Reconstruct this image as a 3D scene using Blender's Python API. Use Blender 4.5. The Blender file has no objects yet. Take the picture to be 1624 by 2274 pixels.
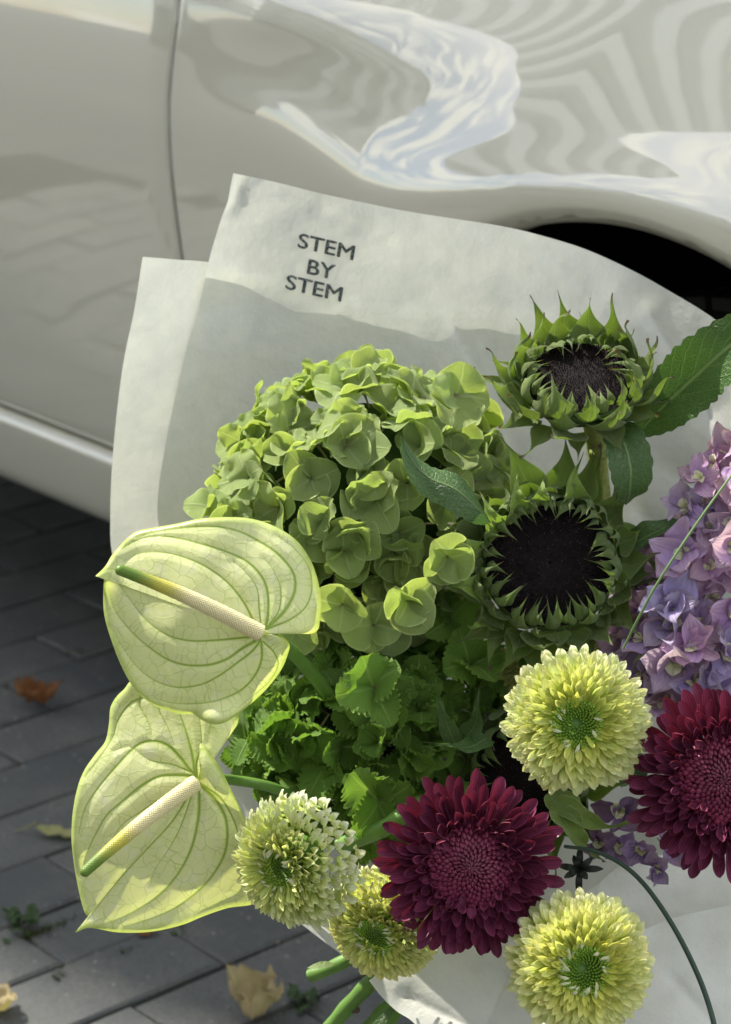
import bpy, math, random
import numpy as np
from mathutils import Vector, Matrix, noise

rnd = random.Random(7)
S = 1.15                       # metres per layout unit of street and car
TH = math.radians(19.6)        # camera pitch below the horizon
F = 5928.0                     # focal length in layout pixels (picture 1624 wide)
CAM = Vector((0, 0, 0.97 * S))
FW = Vector((0, math.cos(TH), -math.sin(TH)))
RT = Vector((1, 0, 0))
UP = Vector((0, math.sin(TH), math.cos(TH)))
scene = bpy.context.scene
COL = scene.collection

# ------------------------------------------------------------ camera, sky, sun
cam = bpy.data.cameras.new("camera")
cam.sensor_fit = 'HORIZONTAL'; cam.sensor_width = 36.0
cam.lens = 36.0 * F / 1624
cam.clip_start = 0.05; cam.clip_end = 2000
cam.dof.use_dof = True; cam.dof.focus_distance = 1.42; cam.dof.aperture_fstop = 22
camo = bpy.data.objects.new("camera", cam); COL.objects.link(camo)
camo.location = CAM; camo.rotation_euler = (math.pi / 2 - TH, 0, 0)
scene.camera = camo

SUN = Vector((-0.50, 0.345, 0.795)).normalized()
world = bpy.data.worlds.new("World"); scene.world = world; world.use_nodes = True
wn = world.node_tree.nodes; wl = world.node_tree.links
bg = wn["Background"]; bg.inputs["Strength"].default_value = 0.12
sky = wn.new("ShaderNodeTexSky"); sky.sky_type = 'NISHITA'; sky.sun_disc = False
sky.sun_elevation = math.asin(SUN.z); sky.sun_rotation = math.atan2(SUN.x, SUN.y)
sky.air_density = 1.0; sky.dust_density = 0.5; sky.ozone_density = 1.0
# thin broken cloud over the whole sky
tc = wn.new("ShaderNodeTexCoord"); mp = wn.new("ShaderNodeMapping"); mp.inputs["Scale"].default_value = (0.5, 4.5, 2.2); mp.inputs["Rotation"].default_value = (0.2, 0.1, 0.7)
cn = wn.new("ShaderNodeTexNoise"); cn.inputs["Scale"].default_value = 5.2; cn.inputs["Detail"].default_value = 4; cn.inputs["Distortion"].default_value = 0.25
cr = wn.new("ShaderNodeValToRGB"); cr.color_ramp.elements[0].position = .44; cr.color_ramp.elements[1].position = .58
mx = wn.new("ShaderNodeMix"); mx.data_type = 'RGBA'
mx.inputs[7].default_value = (11.5, 11.1, 9.8, 1)
mm = wn.new("ShaderNodeMath"); mm.operation = 'MULTIPLY'; mm.inputs[1].default_value = .85
wl.new(tc.outputs["Generated"], mp.inputs["Vector"]); wl.new(mp.outputs["Vector"], cn.inputs["Vector"])
wl.new(cn.outputs["Fac"], cr.inputs["Fac"]); wl.new(cr.outputs["Color"], mm.inputs[0]); wl.new(mm.outputs[0], mx.inputs[0])
wl.new(sky.outputs["Color"], mx.inputs[6]); wl.new(mx.outputs[2], bg.inputs["Color"])

sl = bpy.data.lights.new("sun", 'SUN'); sl.energy = 5.0; sl.angle = math.radians(0.6); sl.color = (1.0, .94, .83)
so = bpy.data.objects.new("sun", sl); COL.objects.link(so)
so.rotation_euler = SUN.to_track_quat('Z', 'Y').to_euler()
vs = scene.view_settings
vs.view_transform = 'Standard'; vs.look = 'None'; vs.gamma = 1; vs.exposure = 1.0; vs.use_curve_mapping = False
scene.cycles.max_bounces = 8; scene.cycles.transparent_max_bounces = 8

# ------------------------------------------------------------ helpers
def D(x, y, d):
    x, y, d = float(x), float(y), float(d)
    return CAM + d * (FW + RT * ((x - 812) / F) + UP * ((1137 - y) / F))
def camdir(x, y, z):
    return (RT * x + UP * y - FW * z).normalized()
def px(n, d):
    return n / F * float(d)
def ss(a, b, x):
    t = np.clip((x - a) / (b - a), 0, 1); return t * t * (3 - 2 * t)
def srgb(r, g, b):
    return tuple(((c / 255) / 12.92 if c / 255 <= .04045 else ((c / 255 + .055) / 1.055) ** 2.4) for c in (r, g, b))

def mesh(V, Fc, mats=None, uv=None, attrs=None, smooth=True, name="mesh"):
    me = bpy.data.meshes.new(name)
    V = V.tolist() if isinstance(V, np.ndarray) else [tuple(v) for v in V]
    Fc = Fc.tolist() if isinstance(Fc, np.ndarray) else Fc
    me.from_pydata(V, [], Fc)
    if smooth:
        me.shade_smooth()
    li = np.empty(len(me.loops), dtype=np.int32); me.loops.foreach_get("vertex_index", li)
    if uv is not None:
        l = me.uv_layers.new(name="UVMap"); l.data.foreach_set("uv", np.asarray(uv, dtype=np.float32)[li].ravel())
    for k, a in (attrs or {}).items():
        at = me.attributes.new(k, 'FLOAT', 'POINT'); at.data.foreach_set("value", np.asarray(a, dtype=np.float32))
    for m in (mats if isinstance(mats, (list, tuple)) else [mats] if mats else []):
        me.materials.append(m)
    me.validate()
    return me
def obj(name, me, parent=None, mat=None, color=None):
    o = bpy.data.objects.new(name, me); COL.objects.link(o)
    if parent: o.parent = parent
    if mat is not None: o.matrix_basis = mat
    if color is not None: o.color = (*color[:3], 1)
    return o
def tag(o, label=None, cat=None, group=None, kind=None):
    if label: o['label'] = label
    if cat: o['category'] = cat
    if group: o['group'] = group
    if kind: o['kind'] = kind
    return o
def thing(name, loc, label, cat, group=None, rot=None):
    o = bpy.data.objects.new(name, None); COL.objects.link(o); o.empty_display_size = .01
    o.matrix_basis = Matrix.Translation(loc) @ (rot.to_4x4() if rot else Matrix.Identity(4))
    return tag(o, label, cat, group)
def gridF(n, m, close=False):
    i = np.arange(n - 1)[:, None]; j = np.arange(m if close else m - 1)[None, :]; jn = (j + 1) % m
    return np.stack([i * m + j, (i + 1) * m + j, (i + 1) * m + jn, i * m + jn], -1).reshape(-1, 4)
class MB:
    def __init__(s): s.V = []; s.F = []; s.uv = []; s.n = 0
    def add(s, V, Fc, uv=None):
        V = np.asarray(V, dtype=float); Fc = np.asarray(Fc)
        s.V.append(V); s.F += (Fc + s.n).tolist(); s.uv.append(np.asarray(uv) if uv is not None else np.zeros((len(V), 2))); s.n += len(V)
    def mesh(s, mat, smooth=True, name="mesh"):
        return mesh(np.concatenate(s.V), s.F, mat, np.concatenate(s.uv), smooth=smooth, name=name)
def crom(P, n, closed=False):
    """Catmull-Rom resample of P (k,dim) at n roughly even arc-length points"""
    P = np.asarray(P, dtype=float); k = len(P)
    Q = np.vstack([2 * P[0] - P[1], P, 2 * P[-1] - P[-2]])
    out = []
    for i in range(k - 1):
        p0, p1, p2, p3 = Q[i], Q[i + 1], Q[i + 2], Q[i + 3]
        t = np.linspace(0, 1, 24, endpoint=False)[:, None]
        out.append(.5 * ((2 * p1) + (-p0 + p2) * t + (2 * p0 - 5 * p1 + 4 * p2 - p3) * t ** 2 + (-p0 + 3 * p1 - 3 * p2 + p3) * t ** 3))
    out.append(P[-1:]); R = np.vstack(out)
    s = np.r_[0, np.cumsum(np.linalg.norm(np.diff(R[:, :min(3, R.shape[1])], axis=0), axis=1))]
    u = np.linspace(0, s[-1], n)
    return np.stack([np.interp(u, s, R[:, c]) for c in range(R.shape[1])], 1)
def nz(v): return v / (np.linalg.norm(v, axis=-1, keepdims=True) + 1e-12)
def blade(cl, w, up, m=7, cup=0.0, ruffle=0.0, rf=3.0, seed=0, serr=0.0, sn=9, fold=0.0):
    """sheet along the centre line: cl (n,3), half widths w (n,), facing up (3,) or (n,3)"""
    cl = np.asarray(cl, float); w = np.asarray(w, float); n = len(cl)
    T = nz(np.gradient(cl, axis=0)); U = np.broadcast_to(np.asarray(up, float), cl.shape)
    Sd = nz(np.cross(T, U)); N = np.cross(Sd, T)
    v = np.linspace(-1, 1, m); u = np.linspace(0, 1, n)
    W = w[:, None] * v[None, :]
    if serr:
        saw = 1 - serr * (1 - np.abs(np.sin(np.pi * u * sn)))[:, None] * np.abs(v)[None, :] ** 5
        W = W * saw
    rng = random.Random(seed); ph = [rng.uniform(0, 6.28) for _ in range(4)]
    L = np.sum(np.linalg.norm(np.diff(cl, axis=0), axis=1))
    H = np.broadcast_to(np.asarray(cup, float), (n,))[:, None] * np.abs(v[None, :]) ** 2 * w[:, None] + fold * np.abs(v)[None, :] * w[:, None]
    H = H + ruffle * L * (np.abs(v)[None, :] ** 1.5) * np.sin(rf * 6.28 * u[:, None] + ph[0] + 2.0 * np.sign(v)[None, :]) * np.minimum(1, u[:, None] * 2.5)
    H = H + ruffle * L * .5 * np.sin(u[:, None] * 5 + ph[1]) * np.sin(v[None, :] * 3 + ph[2])
    P = cl[:, None, :] + Sd[:, None, :] * W[..., None] + N[:, None, :] * H[..., None]
    uv = np.stack(np.broadcast_arrays(u[:, None], (v[None, :] + 1) / 2), -1).reshape(-1, 2)
    return P.reshape(-1, 3), gridF(n, m), uv
def tube(cl, r, m=12, cap=True):
    cl = np.asarray(cl, float); r = np.broadcast_to(np.asarray(r, float), (len(cl),)); n = len(cl)
    T = nz(np.gradient(cl, axis=0)); a = np.array([0, 0, 1.0]) if abs(T[0][2]) < .9 else np.array([1.0, 0, 0])
    N = nz(np.cross(T, a)); B = np.cross(T, N); t = np.linspace(0, 2 * np.pi, m, endpoint=False)
    P = cl[:, None] + r[:, None, None] * (N[:, None] * np.cos(t)[None, :, None] + B[:, None] * np.sin(t)[None, :, None])
    V = P.reshape(-1, 3); Fc = gridF(n, m, True).tolist()
    uv = np.stack(np.broadcast_arrays(np.linspace(0, 1, n)[:, None], (t / 6.283)[None, :]), -1).reshape(-1, 2)
    if cap:
        Fc.append(list(range(m))[::-1]); Fc.append([(n - 1) * m + i for i in range(m)])
    return V, Fc, uv
def add_tube(mb, *a, **k):
    V, Fc, uv = tube(*a, **k); mb.V.append(V); mb.F += [[i + mb.n for i in f] for f in Fc]; mb.uv.append(uv); mb.n += len(V)
def Dn(pts):
    return np.array([tuple(D(*p[:3])) for p in pts])

# ------------------------------------------------------------ materials
class NT:
    def __init__(s, name):
        s.m = bpy.data.materials.new(name); s.m.use_nodes = True; s.t = s.m.node_tree; s.t.nodes.clear()
        s.out = s.t.nodes.new("ShaderNodeOutputMaterial")
    def n(s, typ, props=None, **ins):
        nd = s.t.nodes.new("ShaderNode" + typ)
        for k, v in (props or {}).items(): setattr(nd, k, v)
        for k, v in ins.items():
            key = int(k[1:]) if k[0] == '_' and k[1:].isdigit() else k.replace('_', ' ')
            s.set(nd.inputs[key], v)
        return nd
    def set(s, sock, v):
        if isinstance(v, bpy.types.NodeSocket): s.t.links.new(v, sock)
        elif isinstance(v, bpy.types.Node): s.t.links.new(v.outputs[0], sock)
        else:
            if isinstance(v, (tuple, list)) and len(v) == 3 and sock.type == 'RGBA': v = (*v, 1)
            sock.default_value = v
    def math(s, op, a, b=0.0, c=None, clamp=False):
        nd = s.n("Math", dict(operation=op, use_clamp=clamp), _0=a, _1=b)
        if c is not None: s.set(nd.inputs[2], c)
        return nd.outputs[0]
    def mix(s, f, a, b, blend='MIX'):
        nd = s.n("Mix", dict(data_type='RGBA', blend_type=blend)); s.set(nd.inputs[0], f); s.set(nd.inputs[6], a); s.set(nd.inputs[7], b); return nd.outputs[2]
    def rng(s, v, a, b, c=0.0, d=1.0):
        nd = s.n("MapRange", dict(interpolation_type='SMOOTHSTEP')); s.set(nd.inputs[0], v)
        for i, q in zip((1, 2, 3, 4), (a, b, c, d)): s.set(nd.inputs[i], q)
        return nd.outputs[0]
    def noise(s, scale, detail=3, vec=None, rough=.5, out=0):
        nd = s.n("TexNoise"); nd.inputs["Scale"].default_value = scale; nd.inputs["Detail"].default_value = detail; nd.inputs["Roughness"].default_value = rough
        if vec is not None: s.set(nd.inputs["Vector"], vec)
        return nd.outputs[out]
    def bump(s, h, dist, strength=1.0):
        return s.n("Bump", Height=h, Distance=dist, Strength=strength).outputs[0]
    def objco(s): return s.n("TexCoord").outputs["Object"]
    def uvs(s):
        u = s.n("TexCoord").outputs["UV"]; sp = s.n("SeparateXYZ", _0=u); return sp.outputs[0], sp.outputs[1], u
    def surf(s, sh):
        s.set(s.out.inputs[0], sh); return s.m
    def leafsh(s, col, trcol, tf, rough=.5, spec=.4, nrm=None, sheen=0.0):
        p = s.n("BsdfPrincipled"); s.set(p.inputs["Base Color"], col); p.inputs["Roughness"].default_value = rough
        p.inputs["Specular IOR Level"].default_value = spec
        if sheen: p.inputs["Sheen Weight"].default_value = sheen; p.inputs["Sheen Roughness"].default_value = .4
        t = s.n("BsdfTranslucent"); s.set(t.inputs[0], trcol)
        if nrm is not None: s.set(p.inputs["Normal"], nrm); s.set(t.inputs["Normal"], nrm)
        m = s.n("MixShader"); s.set(m.inputs[0], tf); s.set(m.inputs[1], p.outputs[0]); s.set(m.inputs[2], t.outputs[0])
        return s.surf(m.outputs[0])

def flat(name, col, rough=.6, spec=.5, metal=0, bumps=None, var=0.0, vs_=20):
    t = NT(name); p = t.n("BsdfPrincipled"); oc = t.objco()
    c = col
    if var:
        c = t.mix(t.noise(vs_, 4, oc), tuple(x * (1 - var) for x in col), tuple(min(1, x * (1 + var)) for x in col))
    t.set(p.inputs["Base Color"], c); p.inputs["Roughness"].default_value = rough; p.inputs["Metallic"].default_value = metal
    p.inputs["Specular IOR Level"].default_value = spec
    if bumps: t.set(p.inputs["Normal"], t.bump(t.noise(bumps[0], 4, oc), bumps[1]))
    return t.surf(p.outputs[0])

# plant tissue whose hue comes from the object's own colour
def petal_mat(name, tf=.35, tipc=(1, 1, 1), basec=(1, 1, 1), stripes=26, rough=.5, sheen=0.0, sb=.0003, mott=.12):
    t = NT(name); u, v, uvv = t.uvs(); oi = t.n("ObjectInfo"); oc = t.objco()
    g = t.rng(u, .1, .95)
    col = t.mix(g, t.mix(1.0, oi.outputs["Color"], basec, 'MULTIPLY'), t.mix(1.0, oi.outputs["Color"], tipc, 'MULTIPLY'))
    st = t.math('SINE', t.math('MULTIPLY', v, float(stripes)))
    st = t.math('MULTIPLY_ADD', st, .5, .5)
    col = t.mix(t.math('MULTIPLY', st, .16), col, t.mix(1.0, col, (.72, .78, .6), 'MULTIPLY'))
    col = t.mix(t.math('MULTIPLY', t.rng(t.noise(260, 3, oc), .45, .7), mott), col, t.mix(1.0, col, (.55, .6, .4), 'MULTIPLY'))
    tr = t.mix(1.0, col, (1.0, 1.0, .72), 'MULTIPLY')
    nrm = t.bump(st, sb)
    return t.leafsh(col, tr, tf, rough, .35, nrm, sheen)
def veined_leaf(name, col, col2, veinc, tf=.25, nv=9.0, slant=.3, rough=.5, vw=.06, bumpd=.0006, tipc=None, edgec=None, trm=(1.1, 1.2, .5), objc=False, sheen=0.0, spec=.35):
    t = NT(name); u, v, uvv = t.uvs(); oc = t.objco()
    av = t.math('ABSOLUTE', t.math('SUBTRACT', t.math('MULTIPLY', v, 2.0), 1.0))
    q = t.math('SUBTRACT', t.math('MULTIPLY', u, nv), t.math('MULTIPLY', av, slant * nv))
    q = t.math('ADD', q, t.math('MULTIPLY', t.noise(60, 2, oc), .7))
    fr = t.math('ABSOLUTE', t.math('SUBTRACT', t.math('FRACT', q), .5))
    side = t.rng(fr, 0.0, vw, 1.0, 0.0)
    mid = t.rng(av, 0.02, .09, 1.0, 0.0)
    vn = t.math('MAXIMUM', t.math('MULTIPLY', side, .6), mid)
    vo = t.n("TexVoronoi", dict(feature='DISTANCE_TO_EDGE'), Vector=oc); vo.inputs["Scale"].default_value = 420
    fine = t.rng(vo.outputs[0], 0, .12, 1, 0)
    c = t.mix(t.noise(55, 4, oc), col, col2)
    if objc:
        c = t.mix(1.0, c, t.n("ObjectInfo").outputs["Color"], 'MULTIPLY')
    c = t.mix(t.math('MULTIPLY', fine, .22), c, veinc)
    c = t.mix(t.math('MULTIPLY', vn, .75), c, veinc)
    if edgec: c = t.mix(t.rng(av, .86, 1.0, 0, .7), c, edgec)
    if tipc: c = t.mix(t.rng(u, .8, .97), c, tipc)
    tr = t.mix(1.0, c, trm, 'MULTIPLY')
    h = t.math('ADD', t.math('MULTIPLY', vn, -1.0), t.math('MULTIPLY', fine, -.35))
    return t.leafsh(c, tr, tf, rough, spec, t.bump(h, bumpd), sheen)

M = {}
def build_materials():
    M['mum'] = petal_mat("cream_chrysanthemum_petal", .42, (1.0, 1.0, 1.0), (.78, .86, .5), 20, sb=.00012)
    M['mum_disc'] = flat("green_disc_florets", (.22, .38, .04), .45, .4, var=.35, vs_=400)
    # burgundy petals: dark velvet inside, paler mauve outside
    t = NT("burgundy_petal"); u, v, _ = t.uvs(); geo = t.n("NewGeometry"); oi = t.n("ObjectInfo")
    st = t.math('MULTIPLY_ADD', t.math('SINE', t.math('MULTIPLY', v, 30.0)), .5, .5)
    av = t.math('ABSOLUTE', t.math('SUBTRACT', t.math('MULTIPLY', v, 2.0), 1.0))
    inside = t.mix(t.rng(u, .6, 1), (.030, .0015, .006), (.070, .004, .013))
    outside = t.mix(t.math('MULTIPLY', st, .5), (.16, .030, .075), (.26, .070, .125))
    inside = t.mix(t.rng(av, .72, 1, 0, .95), inside, (.33, .085, .135)); inside = t.mix(t.rng(u, .93, 1, 0, .9), inside, (.33, .085, .135))  # pale rims and tips, with the rim highlight put into the colour
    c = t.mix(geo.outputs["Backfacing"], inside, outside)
    c = t.mix(1.0, c, oi.outputs["Color"], 'MULTIPLY')
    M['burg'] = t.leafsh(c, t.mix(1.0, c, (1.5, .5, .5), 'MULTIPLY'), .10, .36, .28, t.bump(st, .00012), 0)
    t = NT("burgundy_floret"); u, v, _ = t.uvs(); oi = t.n("ObjectInfo")
    st = t.math('MULTIPLY_ADD', t.math('SINE', t.math('MULTIPLY', v, 44.0)), .5, .5)
    c = t.mix(t.rng(u, .2, 1), (.040, .003, .014), (.17, .022, .060))
    c = t.mix(t.math('MULTIPLY', st, .3), c, (.32, .09, .13)); c = t.mix(1.0, c, oi.outputs["Color"], 'MULTIPLY')
    M['burg_f'] = t.leafsh(c, c, .06, .36, .35, t.bump(st, .0001), 0)
    # hydrangea
    for k, c1, c2, vc, tf in (('hyd1', (.52, .64, .27), (.40, .54, .17), (.62, .72, .38), .42),
                              ('hyd2', (.25, .43, .09), (.17, .34, .05), (.34, .52, .15), .40)):
        M[k] = veined_leaf(k + "_petal", c1, c2, vc, tf, 8, .5, .5, .10, .0006, objc=True, trm=(1.1, 1.12, .5), edgec=tuple(min(1, q * 1.25) for q in vc))
    M['bud'] = flat("floret_button", (.25, .22, .12), .6, .3, var=.3)
    M['leaf'] = veined_leaf("sunflower_leaf", (.075, .150, .045), (.05, .11, .032), (.22, .32, .13), .28, 9, .32, .42, .07, .0007, spec=.5)
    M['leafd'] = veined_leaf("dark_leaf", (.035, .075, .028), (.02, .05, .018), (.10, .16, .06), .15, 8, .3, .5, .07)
    M['bract'] = veined_leaf("bract", (.19, .26, .055), (.11, .17, .035), (.20, .28, .10), .34, 3, .6, .55, .05, .0003, tipc=(.10, .05, .035), edgec=(.30, .38, .18), objc=True, sheen=.25)
    M['stem'] = flat("green_stem", (.10, .20, .035), .5, .4, bumps=(900, .0002), var=.35, vs_=120)
    M['hstem'] = flat("hairy_stem", (.24, .28, .07), .7, .3, bumps=(1500, .0005), var=.4, vs_=260)
    M['hair'] = flat("plant_hair", (.45, .5, .3), .6, .2)
    t = NT("sunflower_disc"); p = t.n("BsdfPrincipled"); oc = t.objco()
    t.set(p.inputs["Base Color"], t.mix(t.noise(700, 2, oc), (.004, .003, .003), (.012, .008, .009))); p.inputs["Roughness"].default_value = .45
    p.inputs["Specular IOR Level"].default_value = .12; p.inputs["Roughness"].default_value = .8; M['sdisc'] = t.surf(p.outputs[0])
    M['speck'] = flat("disc_speck", (.30, .25, .24), .35, .7)
    M['delph'] = petal_mat("lilac_petal", .42, (1.0, 1.0, 1.0), (.75, .68, .9), 34, sb=.0002, mott=.25)
    M['bee'] = petal_mat("white_bee_petal", .4, (1, 1, 1), (.9, .92, .6), 14)
    M['dark'] = flat("dark_plant", (.012, .014, .010), .6, .3)
    # anthurium spathe
    t = NT("anthurium_spathe"); u, v, uvv = t.uvs(); oc = t.objco()
    vein = t.n("Attribute", dict(attribute_name="vein")).outputs["Fac"]; edge = t.n("Attribute", dict(attribute_name="edge")).outputs["Fac"]
    wob = t.n("Mix", dict(data_type='VECTOR')); t.set(wob.inputs[0], .09); t.set(wob.inputs[4], uvv); t.set(wob.inputs[5], t.noise(7, 2, uvv, out=1))
    def net(scale, w0):
        vo = t.n("TexVoronoi", dict(feature='DISTANCE_TO_EDGE', voronoi_dimensions='2D'), Vector=wob.outputs[1]); vo.inputs["Scale"].default_value = scale
        return t.rng(vo.outputs[0], 0, w0 * 1.3, 1, 0)
    n1 = net(17, .045); n2 = net(40, .06)
    fade = t.rng(t.noise(9, 2, uvv), .35, .6, .35, 1)
    netm = t.math('MAXIMUM', t.math('MULTIPLY', n1, .50), t.math('MULTIPLY', n2, .12)); netm = t.math('MULTIPLY', netm, fade)
    base = t.mix(t.noise(6, 3, uvv), (.78, .80, .47), (.68, .73, .34))
    base = t.mix(t.rng(t.noise(16, 3, uvv), .5, .75, 0, .6), base, (.78, .77, .60))
    base = t.mix(t.math('MULTIPLY', edge, .9), base, (.44, .55, .13))
    vcol = (.27, .39, .05)
    c = t.mix(t.math('MULTIPLY', netm, .75), base, vcol)
    c = t.mix(t.rng(vein, 0.02, .7, 0, .55), c, (.38, .50, .10)); c = t.mix(t.rng(vein, .35, .85, 0, .9), c, vcol)
    h = t.math('ADD', t.math('MULTIPLY', n1, -.25), t.noise(30, 3, uvv))
    nrm = t.bump(h, .00022)
    p = t.n("BsdfPrincipled"); t.set(p.inputs["Base Color"], c); p.inputs["Roughness"].default_value = .34; p.inputs["Specular IOR Level"].default_value = .5; t.set(p.inputs["Normal"], nrm)
    tl = t.n("BsdfTranslucent"); t.set(tl.inputs[0], t.mix(1.0, c, (1.0, 1.0, .55), 'MULTIPLY')); t.set(tl.inputs["Normal"], nrm)
    m = t.n("MixShader"); t.set(m.inputs[0], .40); t.set(m.inputs[1], p.outputs[0]); t.set(m.inputs[2], tl.outputs[0])
    M['spathe'] = t.surf(m.outputs[0])
    t = NT("anthurium_spadix"); u, v, _ = t.uvs(); bm = t.n("Attribute", dict(attribute_name="bump")).outputs["Fac"]
    c = t.mix(t.rng(u, .48, .68), (.70, .63, .36), (.50, .46, .07)); c = t.mix(t.rng(u, .66, .9), c, (.11, .20, .02))
    c = t.mix(t.math('MULTIPLY', t.rng(bm, .55, .95), .6), c, t.mix(t.rng(u, .5, .8), (.85, .80, .60), (.55, .55, .12)))
    M['spadix'] = t.leafsh(c, c, .12, .4, .4)
    # paper
    t = NT("white_tissue_wrap"); oc = t.objco(); p = t.n("BsdfDiffuse")
    f = t.math('ADD', t.noise(90, 5, oc), t.math('MULTIPLY', t.noise(1400, 2, oc), .5))
    c = t.mix(t.rng(f, .45, 1.0), (.63, .64, .60), (.69, .695, .65)); t.set(p.inputs[0], c)
    tl = t.n("BsdfTranslucent"); t.set(tl.inputs[0], t.mix(t.rng(f, .45, 1.0), (.62, .64, .56), (.70, .71, .62)))
    g = t.n("BsdfGlossy"); g.inputs["Roughness"].default_value = .45; g.inputs[0].default_value = (1, 1, 1, 1)
    nrm = t.bump(t.math('ADD', t.noise(26, 4, oc), t.math('MULTIPLY', t.noise(500, 3, oc), .06)), .0028)
    for nd in (p, tl, g): t.set(nd.inputs["Normal"], nrm)
    m = t.n("MixShader"); m.inputs[0].default_value = .38; t.set(m.inputs[1], p.outputs[0]); t.set(m.inputs[2], tl.outputs[0])
    m2 = t.n("MixShader"); m2.inputs[0].default_value = .05; t.set(m2.inputs[1], m.outputs[0]); t.set(m2.inputs[2], g.outputs[0])
    M['paper'] = t.surf(m2.outputs[0])
    t = NT("stamp_ink"); oc = t.objco(); p = t.n("BsdfPrincipled"); p.inputs["Roughness"].default_value = .7
    w = t.rng(t.noise(900, 4, oc, .7), .50, .66)
    t.set(p.inputs["Base Color"], t.mix(w, (.035, .045, .05), (.30, .33, .32)))
    M['ink'] = t.surf(p.outputs[0])
    # car
    t = NT("car_paint"); oc = t.objco(); p = t.n("BsdfPrincipled")
    p.inputs["Base Color"].default_value = (.57, .555, .45, 1); p.inputs["Roughness"].default_value = .42; p.inputs["Coat Weight"].default_value = 1; p.inputs["Coat Roughness"].default_value = .03
    p.inputs["Coat IOR"].default_value = 2.05
    t.set(p.inputs["Coat Normal"], t.bump(t.noise(4, 1, oc), .0005)) 
    M['paint'] = t.surf(p.outputs[0])
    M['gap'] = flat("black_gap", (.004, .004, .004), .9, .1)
    M['rubber'] = flat("tyre_rubber", (.010, .010, .010), .85, .2, bumps=(120, .001))
    M['rim'] = flat("alloy", (.5, .5, .5), .3, .5, 1)
    t = NT("car_glass"); p = t.n("BsdfPrincipled"); p.inputs["Base Color"].default_value = (.01, .012, .012, 1); p.inputs["Roughness"].default_value = .03; M['glass'] = t.surf(p.outputs[0])
    # pavers
    t = NT("clay_paver"); oc = t.objco(); oi = t.n("ObjectInfo"); geo = t.n("NewGeometry"); co = geo.outputs["Position"]
    r = oi.outputs["Random"]
    c = t.mix(r, (.074, .081, .083), (.110, .115, .113))
    c = t.mix(t.math('MULTIPLY', t.rng(t.noise(14, 5, co), .4, .7), .5), c, (.16, .157, .145))
    c = t.mix(t.math('MULTIPLY', t.rng(t.noise(300, 4, co), .45, .65), .45), c, (.055, .057, .056))
    vo = t.n("TexVoronoi", Vector=co); vo.inputs["Scale"].default_value = 75
    sp = t.math('MULTIPLY', t.rng(vo.outputs["Distance"], .08, .16, 1, 0), t.rng(vo.outputs["Color"], .45, .75))
    vo2 = t.n("TexVoronoi", Vector=co); vo2.inputs["Scale"].default_value = 210
    sp2 = t.math('MULTIPLY', t.rng(vo2.outputs["Distance"], .12, .24, 1, 0), t.rng(vo2.outputs["Color"], .6, .9))
    c = t.mix(t.math('MULTIPLY', sp, .75), c, (.36, .34, .31)); c = t.mix(t.math('MULTIPLY', sp2, .5), c, (.26, .25, .23))
    p = t.n("BsdfPrincipled"); t.set(p.inputs["Base Color"], c); p.inputs["Roughness"].default_value = .68; p.inputs["Specular IOR Level"].default_value = .4
    t.set(p.inputs["Normal"], t.bump(t.math('ADD', t.noise(45, 4, co), t.math('MULTIPLY', t.noise(700, 3, co), .35)), .0016))
    M['paver'] = t.surf(p.outputs[0])
    M['sand'] = flat("joint_dirt", (.030, .026, .022), .95, .1, bumps=(300, .003), var=.6, vs_=150)
    M['grit'] = flat("joint_grit", (.17, .13, .10), .9, .2, var=.6, vs_=200)
    t = NT("street_bricks"); oc = t.objco(); p = t.n("BsdfPrincipled")
    bt = t.n("TexBrick", Vector=oc); bt.inputs["Scale"].default_value = 1; bt.inputs["Brick Width"].default_value = .2; bt.inputs["Row Height"].default_value = .089; bt.inputs["Mortar Size"].default_value = .004
    bt.inputs["Color1"].default_value = (.05, .054, .058, 1); bt.inputs["Color2"].default_value = (.08, .082, .08, 1); bt.inputs["Mortar"].default_value = (.02, .018, .016, 1)
    t.set(p.inputs["Base Color"], bt.outputs[0]); p.inputs["Roughness"].default_value = .8
    M['street'] = t.surf(p.outputs[0])
    M['dry1'] = veined_leaf("dry_brown_leaf", (.30, .12, .05), (.20, .07, .03), (.42, .26, .10), .2, 6, .5, .6, .08)
    M['dry2'] = veined_leaf("dry_yellow_leaf", (.55, .47, .27), (.36, .25, .13), (.58, .52, .34), .2, 6, .5, .6, .08)
    M['dry3'] = veined_leaf("pale_green_leaf", (.42, .42, .20), (.34, .34, .13), (.5, .48, .26), .2, 6, .5, .6, .08)
    M['weed'] = veined_leaf("weed_leaf", (.06, .12, .04), (.10, .16, .07), (.16, .22, .12), .2, 4, .5, .5, .08)
    M['moss'] = flat("moss", (.05, .07, .02), .9, .1, var=.5, vs_=300)
    M['render'] = flat("facade_render", (.42, .41, .38), .9, .2, var=.08, vs_=1)
    M['white'] = flat("white_paint", (.80, .80, .78), .6, .3)
    M['brickw'] = flat("plinth", (.16, .12, .10), .9, .2, var=.2, vs_=2)
    M['bark'] = flat("bark", (.09, .07, .05), .9, .2, bumps=(20, .01), var=.3)
build_materials()

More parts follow.
